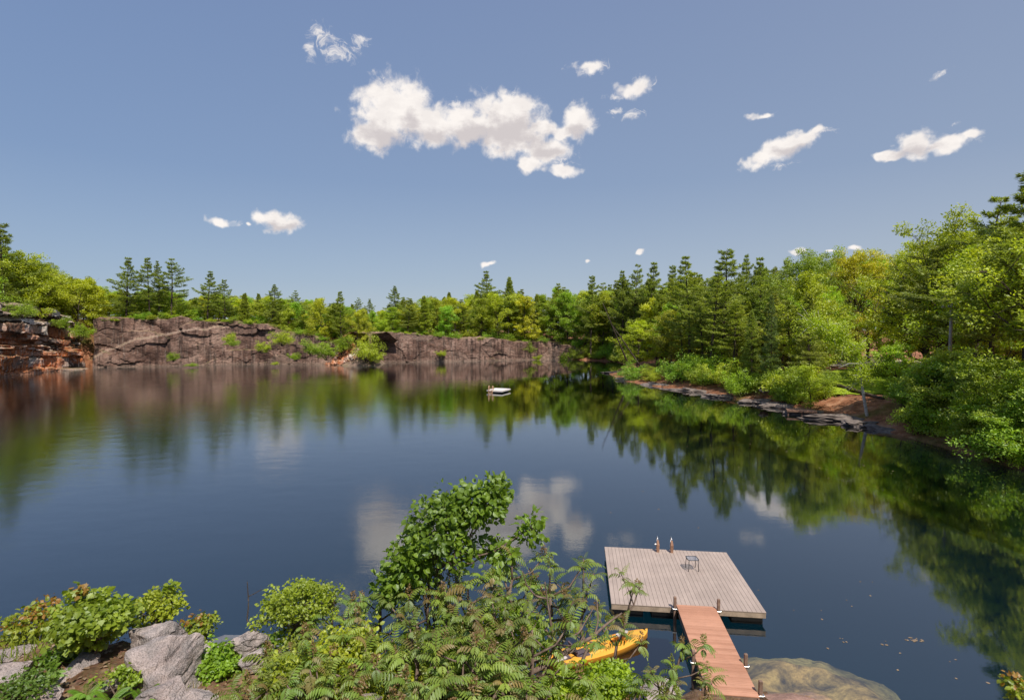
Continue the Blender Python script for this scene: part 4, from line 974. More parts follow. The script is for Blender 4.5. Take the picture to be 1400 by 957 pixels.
# ------------------------------------------------------------------ swim raft far out
ra = thing('swim_raft', 'small white swimming raft floating alone in the middle of the water', 'raft', (-2.0, 82.9, 0), math.atan2(3.7, 1.57))
g = Geo()
for k in range(12): g.box((-1.9 + 3.8 * (k + .5) / 12, 0, .46), (3.8 / 12 - .015, 3.0, .04), 0, .5, .004)
obj('deck', g.mesh('raft_deck', M['white']), ra)
g = Geo()
for c, z_ in (((0, 1.48, .33), (3.78, .05, .2)), ((0, -1.48, .33), (3.78, .05, .2)), ((1.87, 0, .33), (.05, 2.9, .2)), ((-1.87, 0, .33), (.05, 2.9, .2))): g.box(c, z_, 0, .5, .005)
obj('fascia', g.mesh('raft_fascia', M['white']), ra)
for k in (-1, 1): g = Geo(); g.box((k * 1.1, 0, .08), (1.1, 2.4, .32), 0, .5, .04); obj('float', g.mesh('raft_float', M['float']), ra)
ra.scale = (.84, .84, .84)
rl = thing('raft_ladder', 'tan boarding ladder with looped rails on the white raft', 'ladder', (-2.0 + (-1.95) * .391 + .75 * -.92 * -.0 - .55, 82.9 - 1.95 * .92 + .3, 0), math.atan2(3.7, 1.57))
for v in (-.36, .36):
    g = Geo(); th = np.linspace(0, math.pi, 9); p_ = [(-.25, v, -.7), (-.22, v, .2)] + [(.05 - .27 * math.cos(a), v, .75 + .5 * math.sin(a)) for a in th] + [(.32, v, .48)]
    g.tube(p_, .07, 6); obj('rail', g.mesh('rail', M['tan'], True), rl)
g = Geo()
for z_ in (-.3, .05, .4): g.box((-.25, 0, z_), (.22, .75, .09), 0, .5, .01)
obj('step', g.mesh('raft_step', M['tan']), rl); rl.scale = (.84, .84, .84); rl.location.x += .15; rl.location.y += .28

# ------------------------------------------------------------------ right bank: landing, ledges, logs, leaning poles, birch, pole, lawn, drive
q = onz(1095, 562, .45)
ln = thing('small_landing', 'little brown wooden landing on posts at the right shore', 'landing', (q[0] + .3, q[1] + .6, 0), -.35)
g = Geo()
for k in range(11): g.box((-1.5 + 3.0 * (k + .5) / 11, 0, .52), (3.0 / 11 - .02, 1.9, .05), 0, .5, .005)
obj('deck', g.mesh('landing_deck', mat_boards('brown_landing_boards', (0.3, 0.17, 0.12), (0.4, 0.23, 0.17), 3 / 11, 0, 0)), ln)
for a in (-1.35, 0, 1.35): g = Geo(); g.box((a, -.8, -.1), (.12, .12, 1.15), 0, .5, .01); obj('post', g.mesh('landing_post', M['oldbrown']), ln)
g = Geo(); g.box((0, -.93, .41), (3.0, .05, .16), 0, .5, .006); obj('fascia', g.mesh('landing_fascia', M['oldbrown']), ln)

def boulder(seed, size, pts=13, sub=3, rough=.05, flat=1.0, cut=True):
    rng = np.random.default_rng(seed); bm = bmesh.new()
    for k in range(pts):
        d = unit(rng.normal(size=3)); r = rng.uniform(.8, 1.05); d = d / max(np.abs(d).max(), .62) * .8 if cut else d
        bm.verts.new(Vector(d * r))
    bmesh.ops.convex_hull(bm, input=list(bm.verts))
    bmesh.ops.delete(bm, geom=[v for v in bm.verts if not v.link_faces], context='VERTS')
    bmesh.ops.bevel(bm, geom=list(bm.edges), offset=.03, segments=1, affect='EDGES', profile=.5)
    bmesh.ops.triangulate(bm, faces=list(bm.faces))
    for _ in range(sub):
        bmesh.ops.subdivide_edges(bm, edges=[e for e in bm.edges if e.calc_length() > .12], cuts=1, use_grid_fill=True)
        bmesh.ops.triangulate(bm, faces=[f for f in bm.faces if len(f.verts) > 3])
    co_ = np.array([v.co for v in bm.verts]); nn = np.array([v.normal for v in bm.verts])
    nz = fbm(co_ * 1.8 + seed, 4) * rough + fbm(co_ * 7 + seed, 3) * rough * .35
    st = np.abs(vnoise(co_ * np.array([.6, .6, 4.0]) + seed)) ; nz -= rough * .7 * (st < .12)
    co_ = (co_ + nn * nz[:, None]) * np.array(size)
    for v, c in zip(bm.verts, co_): v.co = c
    me = bpy.data.meshes.new('rock'); bm.to_mesh(me); bm.free(); me.polygons.foreach_set('use_smooth', np.zeros(len(me.polygons), bool)); return me
M['shore_rock'] = mat_plain('dark_shore_rock', (0.19, 0.155, 0.135), 0.9, 0.2, 0, 0.45, 1.5)
def rock(name, seed, p, size, rot, label, mat='granite', tilt=(0, 0), **kw):
    me = boulder(seed, size, **kw); me.materials.append(M[mat]); o = obj(name, me, None, tuple(p), (tilt[0], tilt[1], rot)); tag(o, label, 'rock'); return o
for sd_, px, py, sz, rt_, lab in ((301, 842, 510, (4.5, 2.2, .8), -.5, 'pale flat rock at the very tip of the rocky point'), (302, 870, 520, (6.0, 2.4, 1.0), -.75, 'long dark layered ledge sloping into the water on the rocky point'), (303, 900, 527, (4.5, 2.0, .9), -.7, 'dark wet ledge at the foot of the red needle bank'),
                                (324, 1036, 551, (2.6, 1.4, .8), -.6, 'grey slab at the waterline under the hemlock'), (305, 1060, 556, (2.8, 1.5, .7), -.6, 'smooth pale slab left of the brown landing'), (306, 1145, 573, (4.2, 1.6, .75), -.5, 'long rounded grey slab right of the brown landing'), (307, 1180, 582, (2.0, 1.2, .6), -.5, 'low grey rock at the water below the birch'),
                                (312, 925, 532.5, (3.8, 1.5, .7), -.6, 'stepped dark ledge below the shrubs of the needle bank'), (313, 985, 542, (3.2, 1.4, .7), -.55, 'long stepped ledge between the dark boulder and the grey slab'), (314, 1105, 566, (3.0, 1.3, .6), -.5, 'flat dark ledge just right of the landing posts'), (315, 1218, 589, (2.2, 1.0, .6), -.6, 'dark ledge under the sapling right of the birch'), (308, 960, 536, (2.2, 1.3, 1.0), -.4, 'dark boulder at the waterline below the shaggy pine'), (309, 1072, 536, (1.1, .8, .6), .4, 'small grey boulder on the red bank behind the landing'), (310, 1046, 534, (1.0, .8, .5), 1.2, 'low pale stone beside the hemlock foot'), (311, 745, 490, (3.5, 1.5, .8), 0, 'low pale rock at the water under the far cliff end')):
    z_ = .1 if py < 600 and sd_ not in (309, 310) else 1.6
    rock('ledge_rock' if sz[0] > 2 else 'boulder', sd_, onz(px, py, z_) + np.array([0, 0.3, -.05]), sz, rt_, lab, 'shore_rock', rough=.16)
def log(name, pts, r, label, mat, cat='log'):
    g = Geo(); p_ = np.array(pts); g.tube(p_, np.linspace(r, r * .55, len(p_)), 8); o = obj(name, g.mesh(name, M[mat], True)); return tag(o, label, cat)
def gp(px, py, z=None, dz=0):
    q_ = onz(px, py, 1.5)
    for _ in range(6): zz = h1(q_[0], q_[1]); q_ = onz(px, py, zz)
    return q_ + np.array([0, 0, dz])
log('fallen_log', [gp(1034, 514, dz=.3), gp(1046, 519, dz=.35), gp(1060, 521, dz=.25)], .22, 'short pale fallen log lying on the red needle bank', 'birch')
log('fallen_log', [gp(1140, 529, dz=.25), gp(1160, 534, dz=.25), gp(1185, 542, dz=.25), gp(1208, 548, dz=.2)], .3, 'dark fallen log lying below the bright lawn', 'bark')
for a, b, lab in (((881, 503, 113), (838, 446, 111), 'shorter leaning dead pole on the rocky point'), ((864, 505, 116), (824, 414, 112), 'taller leaning dead pole on the rocky point')):
    p0, p1 = at(*a), at(*b); p0[2] = h1(p0[0], p0[1]) - .3
    dt = thing('dead_tree', lab, 'dead tree', tuple(p0)); g = Geo(); mid = (p0 + p1) / 2 + np.array([-.2, 0, .35]); g.tube(np.array([p0, (p0 + mid) / 2, mid, (mid + p1) / 2, p1]) - p0, [.2, .17, .14, .11, .05], 7); obj('trunk', g.mesh('trunk', M['bark'], True), dt)
    g = Geo(); rg = np.random.default_rng(3)
    for k in range(7):
        f = rg.uniform(.35, .95); b_ = (p1 - p0) * f; g.tube([b_, b_ + rg.normal(0, .5, 3) + np.array([-.3, 0, .2])], [.035, .01], 4)
    obj('branch', g.mesh('dead_branch', M['bark']), dt)
# birch with a bowed white trunk
YB = 56.0; bp = [at(1186, 566, YB), at(1180, 538, YB), at(1177, 510, YB + .3), at(1170, 486, YB + .6), at(1154, 466, YB + 1), at(1134, 452, YB + 1.2), at(1112, 442, YB + 1.4), at(1090, 428, YB + 1.6)]
bp = np.array(bp); bp[0][2] = h1(bp[0][0], bp[0][1]) - .2
bt = thing('birch_tree', 'white birch bowing left over the water from beside the lawn', 'birch tree', tuple(bp[0]))
from_ = bp - bp[0]; tt = np.linspace(0, 7, 40); sm = np.stack([np.interp(tt, np.arange(8), from_[:, k]) for k in range(3)], -1)
for _ in range(6): sm[1:-1] = (sm[:-2] + sm[1:-1] * 2 + sm[2:]) / 4
g = Geo(); g.tube(sm, np.linspace(.16, .018, 40), 8); obj('trunk', g.mesh('birch_trunk', M['birch'], True), bt)
rg = np.random.default_rng(77); g = Geo(); tips = []
b1 = np.array([at(1178, 497, YB), at(1160, 497, YB - .6), at(1146, 503, YB - 1)]) - bp[0]; g.tube(b1, [.035, .025, .01], 6)
for k in range(90):
    f = rg.integers(9, 36); d_ = unit(rg.normal(0, 1, 3) + np.array([-.2, 0, .1])); L_ = rg.uniform(.6, 2.3); e_ = sm[f] + d_ * L_ + np.array([0, 0, -.15]); g.tube([sm[f], (sm[f] + e_) / 2 + np.array([0, 0, .12]), e_], [.03, .02, .008], 4); tips += [e_, (sm[f] + e_) / 2, sm[f] + rg.normal(0, .3, 3)]
obj('branch', g.mesh('birch_branch', M['birch'], True), bt)
g = Geo(); clump_leaves(g, rg, np.array(tips), .6, 45, .17, RHOMB, .7); o = obj('crown', g.mesh('crown', M['broad']), bt); o.color = (1.0, 1.15, .6, 1)
# utility pole
pb = at(1299, 480, 53); pb[2] = h1(pb[0], pb[1]) - .3; pt = at(1300, 415, 53)
up = thing('utility_pole', 'grey utility pole standing among the green trees of the right bank', 'utility pole', tuple(pb)); hp = pt[2] - pb[2]
g = Geo(); g.tube([(0, 0, 0), (0, 0, hp * .5), (0, 0, hp)], [.17, .15, .12], 10); obj('shaft', g.mesh('pole_shaft', M['pole'], True), up)
g = Geo(); g.box((0, 0, hp - .35), (1.9, .1, .12), 0, .5, .01); ca = obj('crossarm', g.mesh('crossarm', M['pole']), up)
for a in (-.8, -.3, .8): g = Geo(); g.tube([(a, 0, hp - .3), (a, 0, hp - .14)], [.045, .03], 8); obj('insulator', g.mesh('insulator', M['white'], True), ca)
for a in (-.8, .8):
    g = Geo(); f = np.linspace(0, 1, 14); g.tube(np.stack([a + 26 * f, 4 * f, hp - .15 - 4 * .9 * f * (1 - f)], -1), .02, 5); obj('wire', g.mesh('wire', M['dmetal'], True), up)
# lawn and gravel drive follow the ground
def sheet(name, mat, outline, lift, step=1.0):
    P_ = np.array(outline); x0, y0 = P_.min(0); x1, y1 = P_.max(0); xs, ys = np.arange(x0, x1 + step, step), np.arange(y0, y1 + step, step)
    X_, Y_ = np.meshgrid(xs, ys); bz = np.maximum.reduce([H(X_ + a, Y_ + b) for a in (-1, 0, 1) for b in (-1, 0, 1)]).reshape(X_.shape) + lift
    def inside(x, y):
        c = False
        for a, b in zip(outline, outline[1:] + outline[:1]):
            if (a[1] > y) != (b[1] > y) and x < a[0] + (y - a[1]) * (b[0] - a[0]) / (b[1] - a[1]): c = not c
        return c
    W_ = len(xs); f = [[r * W_ + c, r * W_ + c + 1, (r + 1) * W_ + c + 1, (r + 1) * W_ + c] for r in range(len(ys) - 1) for c in range(W_ - 1) if inside(xs[c] + step / 2, ys[r] + step / 2)]
    g = Geo(); g.add(np.stack([X_.ravel(), Y_.ravel(), bz.ravel()], -1), f); return struct(name, g.mesh(name, mat, True))
gl = [onz(a, b, 2.2)[:2] for a, b in ((1105, 534), (1240, 537), (1300, 520), (1180, 507), (1110, 512))]
sheet('lawn', M['lawn'], [tuple(a) for a in gl], .03, .8)
gd = [onz(a, b, 2.4)[:2] for a, b in ((1060, 502), (1290, 506), (1330, 498), (1200, 494), (1060, 495))]
sheet('driveway', M['gravel'], [tuple(a) for a in gd], .04, 1.5)
# ------------------------------------------------------------------ near bank under the camera
def zbank(x, y):
    x = np.ravel(np.asarray(x, float)); y = np.ravel(np.asarray(y, float))
    zp = np.interp(x, [-30, -12, -5, -1.5, 0, 2.0, 3.5, 5, 7, 12, 30], [5.4, 5.3, 5.15, 4.9, 4.3, 3.0, 1.9, 1.0, .5, .35, .4])
    e = np.interp(x, [-30, -1, 1, 4, 8, 30], [7.25, 7.3, 8.4, 10.0, 11.0, 12.0]); f = np.interp(x, [-30, -1, 1, 4, 6, 8, 14, 30], [9.6, 9.8, 11.5, 13.6, 14.2, 13.2, 13.0, 15])
    up = (7.5 - zp) * sstep(5.4, 1.5, y) if False else (7.5 - zp) * np.clip((5.4 - y) / 4.0, 0, 1)
    z = zp + up; t = np.clip((y - e) / (f - e), 0, 1.6)
    z = z * (1 - np.clip(t, 0, 1)) + .12 * np.clip(t, 0, 1) - np.maximum(0, t - .96) * 7
    P_ = np.stack([x, y, 0 * x], -1)
    return z + .16 * fbm(P_ * .8, 3) + .05 * fbm(P_ * 4, 3)
def zb1(x, y): return float(zbank([x], [y])[0])
xs, ys = np.arange(-24, 22.01, .13), np.concatenate([np.arange(-6, 3, .5), np.arange(3, 16.6, .13)])
X_, Y_ = np.meshgrid(xs, ys); W_ = len(xs); i = (np.arange(len(ys) - 1)[:, None] * W_ + np.arange(W_ - 1)[None]).ravel()
g = Geo(); g.add(np.stack([X_.ravel(), Y_.ravel(), zbank(X_, Y_)], -1), np.stack([i, i + 1, i + W_ + 1, i + W_], -1)); struct('near_bank', g.mesh('near_bank', M['bank'], True))

# sunken shelf of rock beside the gangway: edge follows the photograph, top just breaks the surface
ed = np.array([onz(a, b, -.35)[:2] for a, b in ((985, 874), (1020, 876), (1060, 874), (1120, 880), (1160, 895), (1208, 912), (1252, 938), (1284, 962), (1310, 1000), (1240, 1040), (1100, 1060), (960, 1040), (940, 960), (960, 900))])
xs, ys = np.arange(3.6, 13.2, .1), np.arange(11, 18, .1); X_, Y_ = np.meshgrid(xs, ys); p_ = np.stack([X_.ravel(), Y_.ravel()], -1)
best = np.full(len(p_), 1e9); ins = np.zeros(len(p_), bool)
for a, b in zip(ed, np.roll(ed, -1, 0)):
    ab = b - a; t_ = np.clip(((p_ - a) @ ab) / (ab @ ab), 0, 1); best = np.minimum(best, np.linalg.norm(p_ - (a + t_[:, None] * ab), axis=1))
    with np.errstate(divide='ignore', invalid='ignore'): ins ^= ((a[1] > p_[:, 1]) != (b[1] > p_[:, 1])) & (p_[:, 0] < a[0] + (p_[:, 1] - a[1]) * ab[0] / ab[1])
sd_ = np.where(ins, best, -best) + .3 * fbm(np.stack([p_[:, 0] * .9, p_[:, 1] * .9, 0 * p_[:, 0]], -1), 3)
tp = onz(1085, 975, 0)[:2]; rr = np.hypot((p_[:, 0] - tp[0]) * .55, p_[:, 1] - tp[1])
z_ = np.where(sd_ > 0, -.95 + .42 * np.minimum(sd_, 1.5), -.95 + sd_ * 2.2) + .66 * np.clip(1 - rr / 1.25, 0, 1) ** .8 + .10 * fbm(np.stack([p_[:, 0] * 1.5, p_[:, 1] * 1.5, 0 * p_[:, 0]], -1), 4)
i = (np.arange(len(ys) - 1)[:, None] * len(xs) + np.arange(len(xs) - 1)[None]).ravel(); g = Geo(); g.add(np.stack([p_[:, 0], p_[:, 1], z_], -1), np.stack([i, i + 1, i + len(xs) + 1, i + len(xs)], -1))
o = obj('sunken_shelf', g.mesh('sunken_shelf', M['shelf'], True)); o['kind'] = 'structure'
q = onz(325, 862, -.15); me = boulder(330, (1.9, .9, .45)); me.materials.append(M['shore_rock']); o = obj('sunken_rock', me, None, (q[0] + .2, q[1] - .35, -.62), (0, 0, .15)); tag(o, 'dark flat rock just under the surface beyond the left bank', 'rock')
q = onz(905, 944, .1); rock('boulder', 331, (q[0], q[1] + .2, 0), (.75, .5, .3), .4, 'pale rock at the water edge between gangway and sumac', tilt=(.1, 0))

# rocks along the left edge of the near bank
ROCKS = [(401, 236, 922, 6.6, (.5, .55, .62), .4, 'largest pale granite boulder at the lower left, standing on the bank edge', (.1, -.25)), (402, 206, 874, 7.1, (.36, .36, .42), .2, 'wedge shaped boulder leaning behind the largest pale boulder', (.0, -.5)),
         (403, 28, 896, 7.1, (.62, .5, .2), .1, 'long flat pale ledge at the left frame edge under the orange tipped shrub', (.05, .08)), (404, 8, 926, 6.5, (.34, .36, .26), .5, 'grey rounded boulder at the far left edge of the bank', (.1, .1)),
         (405, 104, 918, 6.75, (.26, .26, .24), 1.0, 'brownish pointed rock under the leafy maple bush', (0, .3)), (406, 60, 952, 6.1, (.22, .2, .14), .3, 'small pale stone at the bottom left beside the ferns', (.1, 0)),
         (407, 336, 882, 7.3, (.33, .32, .3), .2, 'flat topped pale boulder under the round green shrub', (.05, .06)), (408, 288, 894, 7.1, (.15, .15, .15), .9, 'small pale rock between the largest and the flat topped boulder', (0, 0)),
         (409, 190, 940, 6.35, (.13, .11, .1), .4, 'small orange brown stone under the grey log', (0, 0)), (410, 505, 957, 5.9, (.2, .16, .13), .7, 'purplish rock at the bottom edge under the sumacs', (0, 0)), (411, 215, 955, 6.1, (.4, .25, .2), .2, 'rough lower block in front of the largest pale boulder', (.2, -.1)), (412, 345, 902, 7.0, (.22, .2, .14), .3, 'low rough stone below the flat topped boulder', (0, 0)), (413, 268, 958, 6.2, (.3, .28, .2), .9, 'cracked block at the bottom right of the largest pale boulder', (0, .1))]
for sd2, px, py, Y, sz, rt_, lab, tl in ROCKS: rock('boulder' if max(sz) > .3 else 'stone', sd2, at(px, py, Y), sz, rt_, lab, tilt=tl, sub=4 if max(sz) > .3 else 3)
a, b = at(133, 943, 6.25), at(204, 912, 6.45)
g = Geo(); f = np.linspace(0, 1, 9); th = np.linspace(0, 2 * np.pi, 15)[:-1]; rg = np.random.default_rng(8); V = []
prof = 1 + .22 * rg.normal(size=14)
for t_ in f:
    c = a + (b - a) * t_; r_ = .095 * (1 - .25 * t_)
    for k, h_ in enumerate(th): V.append(c + r_ * prof[k] * np.array([-.35 * math.cos(h_), math.cos(h_), .85 * math.sin(h_)]) + rg.normal(0, .006, 3))
i = (np.arange(8)[:, None] * 14 + np.arange(14)[None]).ravel(); k2 = (np.arange(8)[:, None] * 14 + (np.arange(14)[None] + 1) % 14).ravel()
g.add(V, np.stack([i, k2, k2 + 14, i + 14], -1)); g.f.append(np.array([[112 + k for k in range(14)]])); g.t.append(np.array([.5]))
o = obj('weathered_log', g.mesh('weathered_log', M['deadwood'])); tag(o, 'split grey weathered log lying against the largest pale boulder', 'log')

# ------------------------------------------------------------------ near plants
def sumac_leaf(rng, L=.4, pairs=8, droop=1.0):
    """one pinnate leaf: verts and quads in a frame where x leads out and z is up"""
    g = Geo(); s_ = np.linspace(0, 1, pairs + 2); a0 = .55; ang = a0 - droop * 1.75 * s_ ** 1.1
    x = np.concatenate([[0], np.cumsum(np.cos(ang[:-1]))]) * L / (pairs + 1); z = np.concatenate([[0], np.cumsum(np.sin(ang[:-1]))]) * L / (pairs + 1)
    P_ = np.stack([x, 0 * x, z], -1); g.tube(P_, np.linspace(.004, .0015, len(P_)), 3, .93, False)
    c, T_, N_, S_ = [], [], [], []
    for k in range(1, pairs + 1):
        tg = unit(P_[k + 1] - P_[k]); sz = L * .31 * math.sin(math.pi * (.22 + .72 * k / (pairs + 1))) ** .6
        for sg in (-1, 1):
            c.append(P_[k]); T_.append(np.array([tg[0] * .5, sg * .82, tg[2] * .5 - .62 - rng.uniform(0, .25)])); N_.append(np.array([.1, -sg * .35, 1])); S_.append(sz)
    c.append(P_[-1]); T_.append(unit(P_[-1] - P_[-2])); N_.append(np.array([0, 0, 1.])); S_.append(L * .2)
    t_ = np.array([[0, 0, 0], [.35, .17, .035], [.75, .11, .0], [1, 0, -.06], [.75, -.11, 0], [.35, -.17, .035], [.5, 0, 0]])
    g.scatter(t_, [np.array([[0, 6, 2, 1], [0, 5, 4, 6]]), np.array([[6, 3, 2], [6, 4, 3]])], np.array(c), np.array(T_), np.array(N_), np.array(S_), .5)
    return g
def rotz(a): c, s_ = math.cos(a), math.sin(a); return np.array([[c, -s_, 0], [s_, c, 0], [0, 0, 1]])
def stamp(dst, src, mats, pos, tints):
    V = np.concatenate(src.v)
    for Mx, p_, tn in zip(mats, pos, tints):
        n0 = dst.n; dst.v.append(V @ Mx.T + p_); dst.n += len(V)
        for f_, t_ in zip(src.f, src.t): dst.f.append(f_ + n0); dst.t.append(np.where(t_ > .9, .93, np.clip(t_ - .5 + tn, 0, 1)))
LEAVES = [sumac_leaf(np.random.default_rng(s_), .33 + .05 * (s_ % 3), 6 + s_ % 3, d) for s_, d in ((1, .8), (2, 1.15), (3, 1.4), (4, 1.0))]
def sumac(seed, base, top, lean=(0, 0), tips_n=9, leafy=1.0, spread=.75, label='', group='sumacs on the near bank'):
    rng = np.random.default_rng(seed); base = np.array(base); top = np.array(top)
    o = thing('sumac_shrub', label, 'sumac', tuple(base), 0, group)
    w = Geo(); lf = Geo(); CL = []; hgt = top[2] - base[2]; tv = top - base
    p_ = np.stack([np.linspace(0, 1, 9) ** (1.2 if k < 2 else 1) * tv[k] * .8 for k in range(3)], -1); p_[1:-1] += rng.normal(0, .035, (7, 3)) * hgt * .5
    w.tube(p_, np.linspace(.035, .02, 9), 7)
    tips = []
    for k in range(tips_n):
        f = .45 + .55 * (k + 1) / tips_n; i_ = f * 8; i0 = min(7, int(i_)); b = p_[i0] + (p_[i0 + 1] - p_[i0]) * (i_ - i0)
        a_ = k * 2.4 + rng.normal(0, .3); hh = (1 - f) * .8 + .12
        tgt = np.array([math.cos(a_) * spread * rng.uniform(.4, 1), math.sin(a_) * spread * rng.uniform(.4, 1), 0]) + b + np.array([0, 0, hgt * .2 * hh + rng.uniform(.15, .35)])
        mid = (b * .6 + tgt * .4) + np.array([(tgt - b)[0] * .2, (tgt - b)[1] * .2, -.05]); w.tube([b, mid, tgt], [.017, .013, .009], 5)
        tips.append(tgt)
        if rng.random() < .6:
            t2 = mid + np.array([rng.normal(0, .3), rng.normal(0, .3), rng.uniform(.1, .35)]); w.tube([mid, (mid + t2) / 2 + np.array([.03, 0, -.03]), t2], [.012, .010, .007], 5); tips.append(t2)
    tips.append(tv.copy()); w.tube([p_[-1], (p_[-1] + tv) / 2, tv], [.018, .014, .009], 5)
    for t_ in tips:
        n_ = int(rng.integers(8, 12) * leafy); a0 = rng.uniform(0, 6.28)
        for k in range(n_):
            lv = LEAVES[rng.integers(0, 4)]; a_ = a0 + k * 2.4; sc_ = rng.uniform(.5, .98) * (.75 + .25 * (k / n_)); el = rng.normal(.1, .3) + .5 * (1 - k / n_)
            c_, s2 = math.cos(el), math.sin(el); Mx = rotz(a_) @ np.array([[c_, 0, -s2], [0, 1, 0], [s2, 0, c_]]) * sc_
            tn = rng.uniform(.25, .8) if rng.random() < .9 else .95
            stamp(lf, lv, [Mx], [t_ + np.array([0, 0, -.03 * k / n_ * 3])], [tn])
        if rng.random() < .45:
            cl = Geo(); q_ = t_ + np.array([0, 0, .03]); m_ = 60; d = rdirs(rng, m_) * np.array([.035, .035, .08]); cl.scatter(RHOMB[0], RHOMB[1], q_ + d + np.array([0, 0, .07]), rdirs(rng, m_), rdirs(rng, m_), .035, np.full(m_, .97 if rng.random() < .6 else .6)); CL.append(cl)
    obj('stem', w.mesh('stem', M['twig'], True), o); c = obj('foliage', lf.mesh('foliage', M['sumac']), o); b = rng.uniform(.62, 1.05); c.color = (b * rng.uniform(.85, 1.03), b * 1.03, b * .75, 1)
    for cl in CL: c2 = obj('flower_cluster', cl.mesh('flower_cluster', M['sumac']), o); c2.color = (.9, .8, .75, 1)
    return o
SUM = [(455, 818, 8.0), (520, 808, 7.9), (585, 806, 7.5), (640, 782, 7.4), (700, 742, 8.0), (752, 758, 7.7), (798, 758, 8.3), (868, 792, 8.8), (415, 872, 6.9), (500, 866, 6.5), (572, 868, 6.2), (650, 868, 6.0), (728, 845, 6.6), (800, 948, 6.3), (872, 936, 6.9), (935, 876, 8.6), (972, 925, 8.0), (905, 950, 6.6), (365, 925, 6.1), (610, 832, 6.9), (690, 812, 6.9), (450, 922, 5.9), (545, 925, 5.7), (630, 930, 5.6), (720, 930, 5.7)]
SLAB = ['sumac with browned leaf tips next to the round green shrub', 'sumac below the open water left of the dark leafy bush', 'sumac standing in front of the dark leafy bush, left side', 'sumac covering the right foot of the dark leafy bush', 'tall sumac crown rising right of the dark leafy bush', 'sumac with a red cluster between the dark bush and the grey dock', 'tall sumac whose crown overlaps the left edge of the grey dock', 'sumac sprays hanging over the front left corner of the grey dock', 'low sumac left of the thicket beside the bare twigs', 'sumac in the left of the thicket above the yellow green undergrowth', 'middle sumac of the thicket with drooping pale leaves', 'sumac in the thicket left of the thick forked branch', 'sumac behind the thick forked grey branch', 'low sumac in front of the yellow kayak', 'sumac sprays at the near side of the kayak bow', 'sumac spray overlapping the left edge of the red brown gangway', 'sumac at the near end of the red brown gangway', 'low sumac beside the pale rock at the water edge', 'brown tipped sumac at the bottom beside the small bright bush', 'sumac filling the middle of the thicket under the dark bush', 'sumac with bare twigs showing under the tall crowns', 'bottom edge sumac right of the brown tipped one', 'bottom edge sumac above the purplish rock', 'bottom edge sumac in the middle of the picture', 'bottom edge sumac left of the forked branch foot']
for k, (px, py, Y) in enumerate(SUM):
    t_ = at(px, py + (16 if px < 780 else 6), Y); bx, by = t_[0] * (.93 if px > 700 else 1), Y - .25 - .3 * (px > 780)
    if px > 820: bx -= .55
    sumac(500 + k, (bx, by, min(zb1(bx, by) - .1, t_[2] - .8)), t_, tips_n=(9 if Y > 6.4 else 7) if px < 780 else 4, leafy=.68, spread=.6 if px < 780 else (.42 if px == 868 else .33), label=SLAB[k])
# thick forked branch that reaches out over the kayak
fb = thing('forked_branch', 'thick grey forked branch reaching right over the yellow kayak', 'branch', tuple(at(712, 930, 6.6)))
o0 = at(712, 930, 6.6); g = Geo()
def bl(*pts, r=(.04, .01)):
    p_ = np.array([at(*q_) for q_ in pts]) - o0; n_ = len(p_); tt = np.linspace(0, n_ - 1, n_ * 5); sm = np.stack([np.interp(tt, np.arange(n_), p_[:, k]) for k in range(3)], -1)
    for _ in range(4): sm[1:-1] = (sm[:-2] + sm[1:-1] * 2 + sm[2:]) / 4
    g.tube(sm, np.linspace(r[0], r[1], len(sm)), 7)
bl((700, 960, 6.5), (715, 924, 6.6), (745, 910, 6.8), (780, 885, 7.0), (808, 872, 7.2), (830, 852, 7.4), (850, 838, 7.6), r=(.042, .012))
bl((768, 893, 6.9), (756, 868, 6.9), (752, 845, 6.95), (748, 820, 7.0), (745, 795, 7.0), r=(.022, .007)); bl((750, 905, 6.8), (728, 903, 6.7), (706, 895, 6.7), r=(.024, .012)); bl((706, 895, 6.7), (712, 870, 6.8), (722, 848, 6.9), r=(.016, .006))
bl((765, 870, 6.95), (790, 868, 7.1), (800, 850, 7.2), (812, 830, 7.3), r=(.016, .006)); bl((748, 818, 7.0), (732, 815, 7.0), (720, 800, 7.0), (714, 780, 7.0), r=(.014, .006)); bl((812, 870, 7.2), (818, 850, 7.3), (816, 820, 7.4), r=(.014, .006)); bl((748, 890, 6.9), (730, 872, 6.8), (716, 866, 6.8), r=(.014, .006))
obj('limb', g.mesh('forked_limb', M['twig'], True), fb)
# bare crooked twig rising from the left of the thicket
o0 = at(395, 900, 7.2); tw = thing('bare_twig', 'bare crooked dark twig standing against the water left of the round shrub', 'twig', tuple(o0)); g = Geo()
bl((395, 902, 7.2), (372, 882, 7.3), (350, 862, 7.4), (337, 850, 7.5), (340, 830, 7.5), (339, 808, 7.5), (338, 795, 7.5), r=(.016, .005)); bl((340, 815, 7.5), (350, 810, 7.5), (358, 805, 7.5), r=(.007, .003)); bl((349, 862, 7.4), (354, 850, 7.4), r=(.007, .003))
obj('limb', g.mesh('bare_limb', M['bark'], True), tw)

